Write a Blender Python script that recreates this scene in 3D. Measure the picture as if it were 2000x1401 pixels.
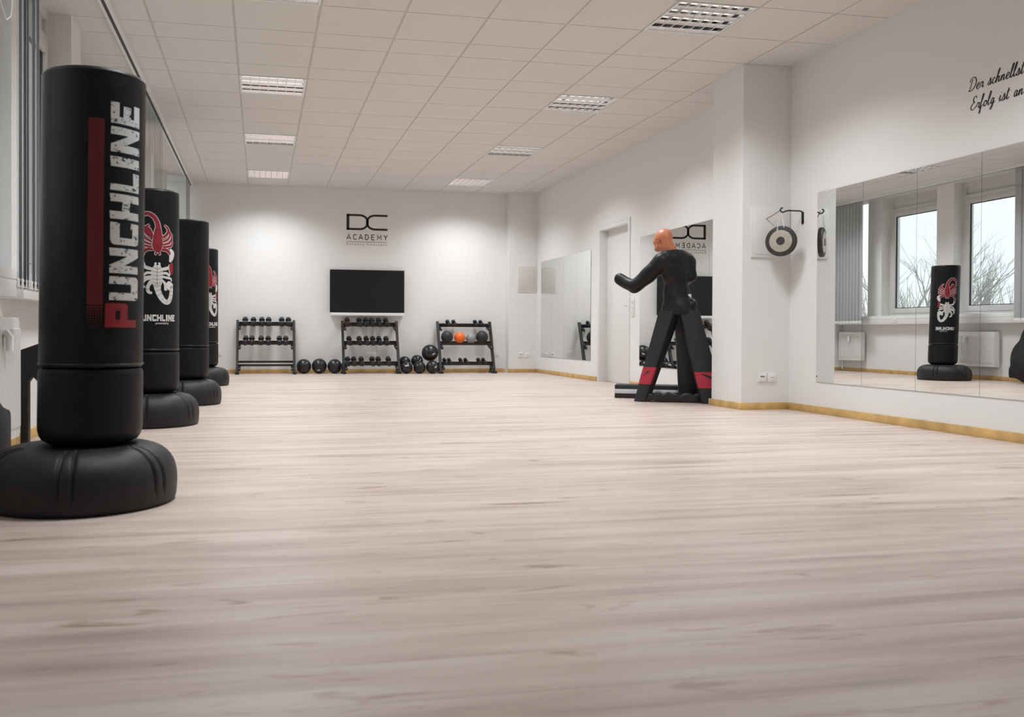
import bpy, bmesh, math, random
from mathutils import Vector, Matrix
from mathutils.bvhtree import BVHTree

for o in list(bpy.data.objects):
    bpy.data.objects.remove(o)
S = bpy.context.scene
C = S.collection
rnd = random.Random(7)
PI = math.pi

# ------------------------------------------------------------------ camera
YAW, PITCH, ROLL, FPX, PCX, PCY, CAMZ = 0.19710704, -0.01110961, 0.00447182, 1708.543, 850.225, 669.362, 0.666
cy_, sy_, cp_, sp_ = math.cos(YAW), math.sin(YAW), math.cos(PITCH), math.sin(PITCH)
FW = Vector((sy_*cp_, cy_*cp_, sp_))
R0 = Vector((cy_, -sy_, 0))
U0 = R0.cross(FW)
RT = math.cos(ROLL)*R0 + math.sin(ROLL)*U0
UP = -math.sin(ROLL)*R0 + math.cos(ROLL)*U0
cam = bpy.data.cameras.new('camera')
cam.sensor_width = 36.0
cam.lens = FPX/2000*36.0
cam.shift_x = (1000-PCX)/2000
cam.shift_y = -(700.5-PCY)/2000
cam.clip_start = 0.05
cam.dof.use_dof = True
cam.dof.focus_distance = 9.5
cam.dof.aperture_fstop = 4.5
camo = bpy.data.objects.new('camera', cam)
C.objects.link(camo)
M3 = Matrix((RT, UP, -FW)).transposed()
camo.matrix_world = Matrix.Translation((0, 0, CAMZ)) @ M3.to_4x4()
S.camera = camo


def at(px, py, axis, val):
    """world point where the sight line through a photo pixel meets the plane axis = val"""
    d = RT*((px-PCX)/FPX) - UP*((py-PCY)/FPX) + FW
    o = Vector((0, 0, CAMZ))
    return o + d*((val-o[axis])/d[axis])


# ------------------------------------------------------------------ sky, exposure
W = bpy.data.worlds.new('overcast_sky')
S.world = W
W.use_nodes = True
wn, wl = W.node_tree.nodes, W.node_tree.links
bgn = wn['Background']
tcw = wn.new('ShaderNodeTexCoord')
nzw = wn.new('ShaderNodeTexNoise')
nzw.inputs['Scale'].default_value = 1.6
nzw.inputs['Detail'].default_value = 4
rpw = wn.new('ShaderNodeValToRGB')
rpw.color_ramp.elements[0].color = (0.88, 0.91, 0.94, 1)
rpw.color_ramp.elements[1].color = (0.97, 0.985, 1.0, 1)
wl.new(tcw.outputs['Generated'], nzw.inputs['Vector'])
wl.new(nzw.outputs['Fac'], rpw.inputs['Fac'])
wl.new(rpw.outputs['Color'], bgn.inputs['Color'])
bgn.inputs['Strength'].default_value = 1.35
LAMP_W = 29.0                       # power of one ceiling fixture
S.view_settings.view_transform = 'Standard'
S.view_settings.look = 'None'
S.view_settings.gamma = 1.0
S.view_settings.use_curve_mapping = False
S.view_settings.exposure = 0.1

# ------------------------------------------------------------------ room numbers
H = 3.041            # ceiling height
XR = 4.615           # right wall
XL = -1.40           # left (window) wall
YB = 14.47           # far wall
YF = -2.6            # wall behind the camera


# ------------------------------------------------------------------ materials
def mat(name, col, rough=0.5, metal=0.0, bump=0.0, bscale=80.0, var=0.0, vscale=6.0, spec=0.5, emit=None, estr=0.0, coat=0.0, sheen=0.0):
    m = bpy.data.materials.new(name)
    m.use_nodes = True
    n, l = m.node_tree.nodes, m.node_tree.links
    b = n['Principled BSDF']
    b.inputs['Base Color'].default_value = (*col, 1)
    b.inputs['Roughness'].default_value = rough
    b.inputs['Metallic'].default_value = metal
    b.inputs['Specular IOR Level'].default_value = spec
    b.inputs['Coat Weight'].default_value = coat
    b.inputs['Sheen Weight'].default_value = sheen
    tc = n.new('ShaderNodeTexCoord')
    if var > 0:
        nz = n.new('ShaderNodeTexNoise')
        nz.inputs['Scale'].default_value = vscale
        nz.inputs['Detail'].default_value = 5
        l.new(tc.outputs['Object'], nz.inputs['Vector'])
        rp = n.new('ShaderNodeValToRGB')
        rp.color_ramp.elements[0].position = 0.3
        rp.color_ramp.elements[1].position = 0.7
        rp.color_ramp.elements[0].color = (*[c*(1-var) for c in col], 1)
        rp.color_ramp.elements[1].color = (*[min(1, c*(1+var)) for c in col], 1)
        l.new(nz.outputs['Fac'], rp.inputs['Fac'])
        l.new(rp.outputs['Color'], b.inputs['Base Color'])
    if bump > 0:
        nb = n.new('ShaderNodeTexNoise')
        nb.inputs['Scale'].default_value = bscale
        nb.inputs['Detail'].default_value = 3
        l.new(tc.outputs['Object'], nb.inputs['Vector'])
        bp = n.new('ShaderNodeBump')
        bp.inputs['Strength'].default_value = bump
        bp.inputs['Distance'].default_value = 0.004
        l.new(nb.outputs['Fac'], bp.inputs['Height'])
        l.new(bp.outputs['Normal'], b.inputs['Normal'])
    if emit:
        b.inputs['Emission Color'].default_value = (*emit, 1)
        b.inputs['Emission Strength'].default_value = estr
    return m


def floor_mat():
    m = bpy.data.materials.new('wood_laminate')
    m.use_nodes = True
    n, l = m.node_tree.nodes, m.node_tree.links
    b = n['Principled BSDF']
    tc = n.new('ShaderNodeTexCoord')
    br = n.new('ShaderNodeTexBrick')        # long boards, 19.4 cm wide
    br.offset = 0.0
    br.inputs['Scale'].default_value = 1.0
    br.inputs['Brick Width'].default_value = 60.0
    br.inputs['Row Height'].default_value = 0.194
    br.inputs['Mortar Size'].default_value = 0.004
    br.inputs['Mortar Smooth'].default_value = 1.0
    br.inputs['Color1'].default_value = (0.0, 0.0, 0.0, 1)
    br.inputs['Color2'].default_value = (1, 1, 1, 1)
    br.inputs['Mortar'].default_value = (0.5, 0.5, 0.5, 1)
    mb_ = n.new('ShaderNodeMapping')
    mb_.inputs['Location'].default_value = (30.0, 0, 0)
    l.new(tc.outputs['Object'], mb_.inputs['Vector'])
    l.new(mb_.outputs['Vector'], br.inputs['Vector'])

    def noise(sx, sy, scale, detail, rough, dist, shift):
        mp = n.new('ShaderNodeMapping')
        mp.inputs['Scale'].default_value = (sx, sy, 1.0)
        mp.inputs['Location'].default_value = (shift, shift*1.7, 0)
        l.new(tc.outputs['Object'], mp.inputs['Vector'])
        sc = n.new('ShaderNodeVectorMath')
        sc.operation = 'SCALE'
        sc.inputs['Scale'].default_value = 3.1
        l.new(br.outputs['Color'], sc.inputs[0])
        ad = n.new('ShaderNodeVectorMath')
        ad.operation = 'ADD'
        l.new(mp.outputs['Vector'], ad.inputs[0])
        l.new(sc.outputs['Vector'], ad.inputs[1])
        t = n.new('ShaderNodeTexNoise')
        t.inputs['Scale'].default_value = scale
        t.inputs['Detail'].default_value = detail
        t.inputs['Roughness'].default_value = rough
        t.inputs['Distortion'].default_value = dist
        l.new(ad.outputs['Vector'], t.inputs['Vector'])
        return t

    def ramp(src, stops):
        r = n.new('ShaderNodeValToRGB')
        e = r.color_ramp.elements
        e[0].position, e[0].color = stops[0][0], (*stops[0][1], 1)
        e[1].position, e[1].color = stops[-1][0], (*stops[-1][1], 1)
        for p_, c_ in stops[1:-1]:
            e.new(p_).color = (*c_, 1)
        l.new(src.outputs['Fac'], r.inputs['Fac'])
        return r

    def mul(a_, b_):
        v = n.new('ShaderNodeVectorMath')
        v.operation = 'MULTIPLY'
        l.new(a_, v.inputs[0])
        l.new(b_, v.inputs[1])
        return v.outputs['Vector']
    n1 = noise(0.60, 6.5, 1.3, 4, 0.5, 0.5, 0.0)       # broad light and dark streaks
    r1 = ramp(n1, [(0.30, (0.445, 0.352, 0.300)), (0.45, (0.575, 0.467, 0.402)), (0.66, (0.675, 0.575, 0.505))])
    n2 = noise(1.2, 24.0, 1.6, 5, 0.55, 0.5, 3.3)       # narrow grain
    r2 = ramp(n2, [(0.30, (0.90, 0.875, 0.86)), (0.50, (1, 1, 1)), (0.70, (1.03, 1.035, 1.04))])
    n3 = noise(1.6, 8.5, 1.6, 3, 0.55, 1.4, 9.1)         # sparse reddish knots
    r3 = ramp(n3, [(0.27, (0.62, 0.50, 0.455)), (0.385, (1, 1, 1)), (1.0, (1, 1, 1))])
    jr = n.new('ShaderNodeMapRange')
    jr.inputs['To Min'].default_value = 1.0
    jr.inputs['To Max'].default_value = 0.88
    l.new(br.outputs['Fac'], jr.inputs['Value'])
    v = mul(mul(r1.outputs['Color'], r2.outputs['Color']), r3.outputs['Color'])
    fin = n.new('ShaderNodeVectorMath')
    fin.operation = 'SCALE'
    l.new(v, fin.inputs[0])
    l.new(jr.outputs['Result'], fin.inputs['Scale'])
    l.new(fin.outputs['Vector'], b.inputs['Base Color'])
    b.inputs['Roughness'].default_value = 0.40
    b.inputs['Specular IOR Level'].default_value = 0.5
    bp = n.new('ShaderNodeBump')
    bp.inputs['Strength'].default_value = 0.10
    bp.inputs['Distance'].default_value = 0.002
    l.new(n2.outputs['Fac'], bp.inputs['Height'])
    l.new(bp.outputs['Normal'], b.inputs['Normal'])
    return m


def print_mat(name, col, wear=0.45, under=(0.012, 0.012, 0.013), scale=38.0):
    """screen print on vinyl with cracked, worn spots of its own"""
    m = bpy.data.materials.new(name)
    m.use_nodes = True
    n, l = m.node_tree.nodes, m.node_tree.links
    b = n['Principled BSDF']
    tc = n.new('ShaderNodeTexCoord')
    mp = n.new('ShaderNodeMapping')
    mp.inputs['Scale'].default_value = (1, 1, 1.7)
    l.new(tc.outputs['Object'], mp.inputs['Vector'])
    n1 = n.new('ShaderNodeTexNoise')
    n1.inputs['Scale'].default_value = scale
    n1.inputs['Detail'].default_value = 8
    n1.inputs['Roughness'].default_value = 0.72
    l.new(mp.outputs['Vector'], n1.inputs['Vector'])
    rp = n.new('ShaderNodeValToRGB')
    rp.color_ramp.interpolation = 'LINEAR'
    e = rp.color_ramp.elements
    e[0].position, e[0].color = wear-0.09, (*under, 1)
    e[1].position, e[1].color = wear-0.045, (*col, 1)
    l.new(n1.outputs['Fac'], rp.inputs['Fac'])
    l.new(rp.outputs['Color'], b.inputs['Base Color'])
    b.inputs['Roughness'].default_value = 0.5
    return m


def glass_mat():
    m = bpy.data.materials.new('window_glass')
    m.use_nodes = True
    n, l = m.node_tree.nodes, m.node_tree.links
    n.remove(n['Principled BSDF'])
    out = n['Material Output']
    tr = n.new('ShaderNodeBsdfTransparent')
    tr.inputs['Color'].default_value = (0.93, 0.96, 0.96, 1)
    gl = n.new('ShaderNodeBsdfGlossy')
    gl.inputs['Roughness'].default_value = 0.02
    lw_ = n.new('ShaderNodeLayerWeight')
    lw_.inputs['Blend'].default_value = 0.5
    pw_ = n.new('ShaderNodeMath')
    pw_.operation = 'POWER'
    pw_.inputs[1].default_value = 4.0
    l.new(lw_.outputs['Facing'], pw_.inputs[0])
    fr = n.new('ShaderNodeMapRange')
    fr.inputs['To Min'].default_value = 0.03
    fr.inputs['To Max'].default_value = 0.6
    l.new(pw_.outputs[0], fr.inputs['Value'])
    mx = n.new('ShaderNodeMixShader')
    l.new(fr.outputs['Result'], mx.inputs['Fac'])
    l.new(tr.outputs[0], mx.inputs[1])
    l.new(gl.outputs[0], mx.inputs[2])
    l.new(mx.outputs[0], out.inputs['Surface'])
    return m


def mirror_mat():
    m = bpy.data.materials.new('mirror_silver')
    m.use_nodes = True
    n, l = m.node_tree.nodes, m.node_tree.links
    n.remove(n['Principled BSDF'])
    gl = n.new('ShaderNodeBsdfGlossy')
    gl.inputs['Roughness'].default_value = 0.0
    gl.inputs['Color'].default_value = (0.86, 0.88, 0.875, 1)
    l.new(gl.outputs[0], n['Material Output'].inputs['Surface'])
    return m


def blind_mat():
    m = bpy.data.materials.new('blind_fabric')
    m.use_nodes = True
    n, l = m.node_tree.nodes, m.node_tree.links
    n.remove(n['Principled BSDF'])
    tc = n.new('ShaderNodeTexCoord')
    nz = n.new('ShaderNodeTexNoise')
    nz.inputs['Scale'].default_value = 260
    l.new(tc.outputs['Object'], nz.inputs['Vector'])
    rp = n.new('ShaderNodeValToRGB')
    rp.color_ramp.elements[0].color = (0.56, 0.565, 0.57, 1)
    rp.color_ramp.elements[1].color = (0.70, 0.705, 0.71, 1)
    l.new(nz.outputs['Fac'], rp.inputs['Fac'])
    d = n.new('ShaderNodeBsdfDiffuse')
    t = n.new('ShaderNodeBsdfTranslucent')
    l.new(rp.outputs['Color'], d.inputs['Color'])
    l.new(rp.outputs['Color'], t.inputs['Color'])
    mx = n.new('ShaderNodeMixShader')
    mx.inputs['Fac'].default_value = 0.5
    l.new(d.outputs[0], mx.inputs[1])
    l.new(t.outputs[0], mx.inputs[2])
    l.new(mx.outputs[0], n['Material Output'].inputs['Surface'])
    return m


M = dict(
    wall=mat('white_wall_paint', (0.80, 0.79, 0.775), 0.85, bump=0.08, bscale=220, spec=0.2),
    reveal=mat('white_reveal_paint', (0.78, 0.78, 0.77), 0.8, bump=0.05, bscale=200, spec=0.2),
    tile=mat('mineral_ceiling_tile', (0.72, 0.70, 0.675), 0.95, bump=0.5, bscale=130, var=0.05, vscale=150, spec=0.1),
    tgap=mat('ceiling_grid_shadow_joint', (0.16, 0.15, 0.14), 0.9, var=0.05, spec=0.1),
    tbar=mat('ceiling_grid_bar', (0.57, 0.545, 0.51), 0.6, var=0.03, spec=0.3),
    floor=floor_mat(),
    oak=mat('oak_skirting', (0.60, 0.385, 0.145), 0.5, var=0.22, vscale=9, bump=0.1, bscale=60),
    white=mat('white_lacquer', (0.80, 0.80, 0.79), 0.4, var=0.01),
    plastic=mat('white_plastic', (0.82, 0.81, 0.79), 0.35, var=0.01),
    panelw=mat('white_sheet_panel', (0.76, 0.75, 0.735), 0.5, var=0.01),
    doorw=mat('door_lacquer', (0.78, 0.775, 0.755), 0.45, var=0.012),
    frame=mat('window_frame_paint', (0.66, 0.65, 0.63), 0.5, var=0.02),
    seal=mat('black_rubber_seal', (0.03, 0.03, 0.035), 0.6, bump=0.05),
    alu=mat('spacer_metal', (0.72, 0.74, 0.76), 0.3, 0.8, var=0.03),
    louvre=mat('louvre_aluminium', (0.86, 0.87, 0.88), 0.24, 0.85, var=0.02),
    lback=mat('fixture_inside', (0.05, 0.05, 0.058), 0.5, 0.2, var=0.05),
    lframe=mat('fixture_rim', (0.82, 0.82, 0.81), 0.45, var=0.01),
    tube=mat('fluorescent_tube', (0.9, 0.9, 0.9), 0.4, emit=(1.0, 0.95, 0.88), estr=0.75),
    vinyl=mat('black_vinyl', (0.0085, 0.0085, 0.0095), 0.42, bump=0.22, bscale=190, var=0.2, vscale=14, spec=0.2),
    rubberbase=mat('black_moulded_plastic', (0.011, 0.011, 0.012), 0.48, bump=0.35, bscale=320, var=0.15, spec=0.38),
    piping=mat('black_piping', (0.01, 0.01, 0.01), 0.35, bump=0.1),
    pwhite=print_mat('worn_white_print', (0.60, 0.615, 0.615), 0.487, scale=30.0),
    pred=print_mat('worn_red_print', (0.25, 0.008, 0.014), 0.44),
    pstripe=print_mat('red_stripe_print', (0.115, 0.004, 0.010), 0.36),
    swhite=mat('white_print', (0.62, 0.62, 0.61), 0.5, var=0.05),
    sred=mat('red_print', (0.23, 0.006, 0.016), 0.5, var=0.12, vscale=30),
    sline=mat('dark_print_line', (0.05, 0.05, 0.05), 0.5, var=0.05),
    glass=glass_mat(), mirror=mirror_mat(), blind=blind_mat(),
    ink=mat('dark_vinyl_foil', (0.016, 0.012, 0.010), 0.5, var=0.05),
    ink2=mat('grey_vinyl_foil', (0.07, 0.06, 0.055), 0.5, var=0.05),
    foil=mat('carrier_foil', (0.78, 0.77, 0.755), 0.6, var=0.005),
    screen=mat('television_screen', (0.012, 0.012, 0.014), 0.22, var=0.05),
    bezel=mat('television_bezel', (0.006, 0.006, 0.006), 0.35, var=0.05),
    steel=mat('black_powder_coat', (0.012, 0.0112, 0.0105), 0.45, bump=0.1, bscale=300),
    bolt=mat('zinc_bolt', (0.6, 0.6, 0.6), 0.3, 0.9, var=0.03),
    hexr=mat('black_hex_rubber', (0.011, 0.0105, 0.0105), 0.5, bump=0.15, bscale=260),
    maroon=mat('dark_maroon_rubber', (0.035, 0.010, 0.012), 0.5, bump=0.15, bscale=260),
    chrome=mat('chrome_handle', (0.75, 0.75, 0.75), 0.18, 1.0, var=0.02),
    ball=mat('black_ball_vinyl', (0.012, 0.011, 0.012), 0.3, bump=0.12, bscale=120, spec=0.5),
    ballm=mat('black_ball_rubber', (0.020, 0.020, 0.020), 0.55, bump=0.3, bscale=200),
    orange=mat('orange_ball_rubber', (0.86, 0.155, 0.012), 0.45, bump=0.15, bscale=160),
    grey=mat('grey_ball_rubber', (0.27, 0.28, 0.28), 0.4, bump=0.1, bscale=160),
    suit=mat('black_suit_leather', (0.0085, 0.008, 0.008), 0.46, bump=0.6, bscale=30, spec=0.3),
    pad=mat('black_pad_canvas', (0.0125, 0.0125, 0.014), 0.62, bump=0.3, bscale=240, var=0.15, vscale=40),
    redband=mat('red_pad_canvas', (0.42, 0.022, 0.045), 0.6, bump=0.3, bscale=240, var=0.12, vscale=40),
    skin=mat('terracotta_rubber_skin', (0.58, 0.205, 0.105), 0.42, bump=0.06, bscale=60, var=0.05, vscale=9),
    crumple=mat('crumpled_black_foil_fabric', (0.016, 0.015, 0.015), 0.36, bump=0.9, bscale=22),
    stripeg=mat('light_grey_stripe', (0.62, 0.63, 0.64), 0.6, var=0.04),
    gongb=mat('gong_black_rim', (0.045, 0.042, 0.042), 0.5, 0.3, var=0.25, vscale=30),
    gongs=mat('gong_brushed_bronze', (0.62, 0.56, 0.48), 0.34, 0.85, bump=0.2, bscale=90, var=0.12, vscale=40),
    cord=mat('white_cord', (0.72, 0.71, 0.69), 0.8, bump=0.1),
    wood=mat('brown_wood_stick', (0.34, 0.24, 0.15), 0.6, var=0.15, vscale=30),
    black=mat('black_metal_rod', (0.01, 0.01, 0.01), 0.4, bump=0.05),
    radi=mat('radiator_enamel', (0.76, 0.755, 0.73), 0.35, var=0.01),
    fabric=mat('black_bag_fabric', (0.012, 0.012, 0.013), 0.75, bump=0.5, bscale=180),
    slot=mat('dark_socket_hole', (0.05, 0.05, 0.05), 0.6, var=0.05),
    bark=mat('grey_bark', (0.40, 0.39, 0.38), 0.9, bump=0.4, bscale=30, var=0.2),
    grass=mat('winter_grass', (0.45, 0.46, 0.40), 0.95, var=0.3, vscale=0.8),
    twig=mat('pale_twig', (0.46, 0.45, 0.42), 0.9, var=0.25, vscale=2.0),
)


# ------------------------------------------------------------------ mesh helpers
class MB:
    def __init__(self):
        self.b = bmesh.new()

    def box(self, c, s, rot=None, bevel=0.0, seg=2):
        r = bmesh.ops.create_cube(self.b, size=1.0)
        vs = r['verts']
        mtx = Matrix.Translation(c) @ (rot.to_4x4() if rot else Matrix.Identity(4)) @ Matrix.Diagonal((*s, 1))
        bmesh.ops.transform(self.b, matrix=mtx, verts=vs)
        if bevel > 0:
            es = list({e for v in vs for e in v.link_edges})
            bmesh.ops.bevel(self.b, geom=es, offset=bevel, segments=seg, affect='EDGES', profile=0.5)
        return self

    def box2(self, a, b, bevel=0.0):
        c = [(a[i]+b[i])/2 for i in range(3)]
        s = [abs(a[i]-b[i]) for i in range(3)]
        return self.box(c, s, bevel=bevel)

    def face(self, pts):
        self.b.faces.new([self.b.verts.new(p) for p in pts])
        return self

    def loops(self, rings, close=True, cap0=True, cap1=True):
        vr = [[self.b.verts.new(p) for p in r] for r in rings]
        n = len(vr[0])
        for i in range(len(vr)-1):
            for j in range(n if close else n-1):
                k = (j+1) % n
                self.b.faces.new((vr[i][j], vr[i][k], vr[i+1][k], vr[i+1][j]))
        if cap0:
            self.b.faces.new(list(reversed(vr[0])))
        if cap1:
            self.b.faces.new(vr[-1])
        return self

    def tube(self, pts, r, n=10, caps=True):
        pts = [Vector(p) for p in pts]
        rs = r if isinstance(r, (list, tuple)) else [r]*len(pts)
        rings = []
        ref = None
        for i, p in enumerate(pts):
            d = (pts[min(i+1, len(pts)-1)]-pts[max(i-1, 0)]).normalized()
            if ref is None:
                ref = d.orthogonal().normalized()
            ref = (ref-d*ref.dot(d))
            if ref.length < 1e-6:
                ref = d.orthogonal()
            ref.normalize()
            o = d.cross(ref)
            rings.append([p+rs[i]*(math.cos(a)*ref+math.sin(a)*o) for a in [2*PI*k/n for k in range(n)]])
        return self.loops(rings, True, caps, caps)

    def lathe(self, prof, n=48, fn=None, cap0=False, cap1=False):
        rings = []
        for r, z in prof:
            ring = []
            for k in range(n):
                a = 2*PI*k/n
                rr, zz = (r, z) if fn is None else fn(r, z, a)
                ring.append((rr*math.cos(a), rr*math.sin(a), zz))
            rings.append(ring)
        return self.loops(rings, True, cap0, cap1)

    def xf(self, mtx):
        bmesh.ops.transform(self.b, matrix=mtx, verts=self.b.verts)
        return self

    def mesh(self, name, m, smooth=True, angle=35):
        bmesh.ops.recalc_face_normals(self.b, faces=self.b.faces)
        me = bpy.data.meshes.new(name)
        self.b.to_mesh(me)
        self.b.free()
        for mm in (m if isinstance(m, (list, tuple)) else [m]):
            me.materials.append(mm)
        if smooth:
            me.polygons.foreach_set('use_smooth', [True]*len(me.polygons))
            me.set_sharp_from_angle(angle=math.radians(angle))
        return me

    def build(self, name, m, parent=None, smooth=True, angle=35):
        return obj(name, self.mesh(name, m, smooth, angle), parent)


def obj(name, me, parent=None):
    o = bpy.data.objects.new(name, me)
    C.objects.link(o)
    if parent:
        o.parent = parent
    return o


def tag(o, label, cat, group=None, kind=None):
    o['label'] = label
    o['category'] = cat
    if group:
        o['group'] = group
    if kind:
        o['kind'] = kind
    return o


def thing(name, label, cat, loc=(0, 0, 0), rz=0.0, group=None):
    o = bpy.data.objects.new(name, None)
    o.empty_display_size = 0.1
    C.objects.link(o)
    o.location = loc
    o.rotation_euler = (0, 0, rz)
    return tag(o, label, cat, group)


def struct(o, label=None, cat='structure'):
    o['kind'] = 'structure'
    if label:
        o['label'] = label
        o['category'] = cat
    return o


def dup(root, loc=None, rz=None, label=None, group=None):
    def cp(o, par):
        c = o.copy()
        C.objects.link(c)
        c.parent = par
        for ch in [x for x in bpy.data.objects if x.parent == o and x != c]:
            cp(ch, c)
        return c
    kids = {}
    r = cp(root, None)
    if loc is not None:
        r.location = loc
    if rz is not None:
        r.rotation_euler = (0, 0, rz)
    if label:
        r['label'] = label
    if group:
        r['group'] = group
    return r


def Rz(a):
    return Matrix.Rotation(a, 3, 'Z')


ORD = ['first', 'second', 'third', 'fourth', 'fifth', 'sixth', 'seventh', 'eighth']

# ================================================================== SETTING
f = MB().box2((XL-0.4, YF-0.2, -0.12), (XR+0.35, YB+0.2, 0.0)).build('floor', M['floor'], smooth=False)
struct(f, 'pale pinkish wood laminate floor running across the whole gym', 'floor')

# left wall with window piers
PIER0, PERIOD, PIERW = 11.84, 1.612, 0.35
b = MB()
b.box2((XL-0.36, YF-0.2, 0), (XL, YB+0.2, 0.975))
piers = []
k = -9
while True:
    y0 = PIER0+PERIOD*k
    if y0 > YB:
        break
    piers.append(y0)
    k += 1
for y0 in piers:
    if y0+PIERW > YF:
        b.box2((XL-0.36, y0, 0.975), (XL, y0+PIERW, H+0.1))
b.box2((XL-0.36, YF-0.2, 0.975), (XL, piers[1]-1.2, H+0.1))
struct(b.build('wall_left', M['wall'], smooth=False), 'white window wall with narrow piers on the left', 'wall')

b = MB()
b.box2((XL-0.4, YB, -0.1), (XR+0.4, YB+0.2, H+0.15))
b.box2((4.118, 14.28, 0), (XR+0.02, YB+0.01, H))
struct(b.build('wall_back', M['wall'], smooth=False), 'white far wall with a shallow pier in its right corner', 'wall')
struct(MB().box2((XL-0.4, YF-0.2, -0.1), (XR+0.4, YF, H+0.15)).build('wall_front', M['wall'], smooth=False), 'white wall behind the camera', 'wall')

DY0, DY1, DZ = 10.50, 11.47, 2.10     # door opening
b = MB()
b.box2((XR, YF-0.2, -0.1), (XR+0.3, DY0, H+0.15))
b.box2((XR, DY1, -0.1), (XR+0.3, YB+0.2, H+0.15))
b.box2((XR, DY0, DZ), (XR+0.3, DY1, H+0.15))
struct(b.build('wall_right', M['wall'], smooth=False), 'white right wall carrying the mirrors and the door', 'wall')
PX, PY0, PY1 = 4.150, 7.020, 7.535
struct(MB().box2((PX, PY0, 0), (XR+0.02, PY1, H+0.05)).build('wall_pillar', M['wall'], smooth=False), 'white square pillar standing out from the right wall', 'pillar')

# ceiling: tiles, longitudinal bars, backing
TX0, TW = -0.202, 0.625
rowsY = [YB, 14.375, 13.75, 13.126, 12.50, 11.90, 11.31, 10.714, 10.115, 9.517, 8.92, 8.298, 7.949, 7.365, 7.019, 6.42, 5.795, 5.196, 4.85, 4.266, 4.02, 3.395, 2.80, 2.20, 1.575, 0.95, 0.35, -0.25, -0.88, -1.50, -2.1, YF]
colsX = [XL-0.2] + [TX0+TW*i for i in range(-1, 8)] + [XR+0.01]
FIX = []          # ceiling fixtures (col index, row y low)
for yl in (13.126, 10.714, 8.298, 5.795, 3.395):
    FIX.append((0, yl))
    FIX.append((5, yl))
b = MB()
for i in range(len(colsX)-1):
    for j in range(len(rowsY)-1):
        x0, x1, y1, y0 = colsX[i], colsX[i+1], rowsY[j], rowsY[j+1]
        if any(abs(TX0+TW*c-x0) < 0.01 and abs(yl-y0) < 0.02 for c, yl in FIX):
            continue
        gx, gy = 0.009, 0.0034
        b.box2((x0+gx, y0+gy, H), (x1-gx, y1-gy, H+0.012))
ceil = b.build('ceiling', M['tile'], smooth=False)
struct(ceil, 'suspended ceiling of pale mineral tiles', 'ceiling')
b = MB()
for x in colsX[1:-1]:
    b.box2((x-0.0115, YF, H+0.004), (x+0.0115, YB, H+0.011))
b.build('grid_bars', M['tbar'], ceil, smooth=False)
b = MB().box2((XL-0.36, YF-0.2, H+0.17), (XR+0.3, YB+0.2, H+0.22))
for j in range(1, len(rowsY)-1):
    b.box2((XL-0.2, rowsY[j]-0.006, H+0.0125), (XR, rowsY[j]+0.006, H+0.02))
b.build('shadow_joints', M['tgap'], ceil, smooth=False)

# skirting boards
def skirt(name, a, c, label):
    b = MB()
    b.box2(a, c, bevel=0.003)
    struct(b.build(name, M['oak']), label, 'skirting board')


SK, ST = 0.062, 0.016
skirt('baseboard_left', (XL, YF, 0), (XL+ST, YB, SK), 'oak skirting board along the window wall')
skirt('baseboard_back', (XL+ST, YB-ST, 0), (4.118-ST, YB, SK), 'oak skirting board along the far wall behind the racks')
skirt('baseboard_back_pier', (4.118-ST, 14.28-ST, 0), (XR-ST, 14.28, SK), 'oak skirting board along the far corner pier')
skirt('baseboard_right_far', (XR-ST, 11.56, 0), (XR, 14.28, SK), 'oak skirting board under the small far mirrors')
skirt('baseboard_right_middle', (XR-ST, PY1+0.0, 0), (XR, 10.41, SK), 'oak skirting board behind the training dummy')
skirt('baseboard_right_near', (XR-ST, YF, 0), (XR, PY0-ST, SK), 'oak skirting board under the large near mirrors')
skirt('baseboard_pillar_front', (PX-ST, PY0-ST, 0), (XR-ST, PY0, SK), 'oak skirting board on the pillar below the gong')
skirt('baseboard_pillar_side', (PX-ST, PY0, 0), (PX, PY1+0.03, SK), 'oak skirting board on the pillar beside the dummy')

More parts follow.
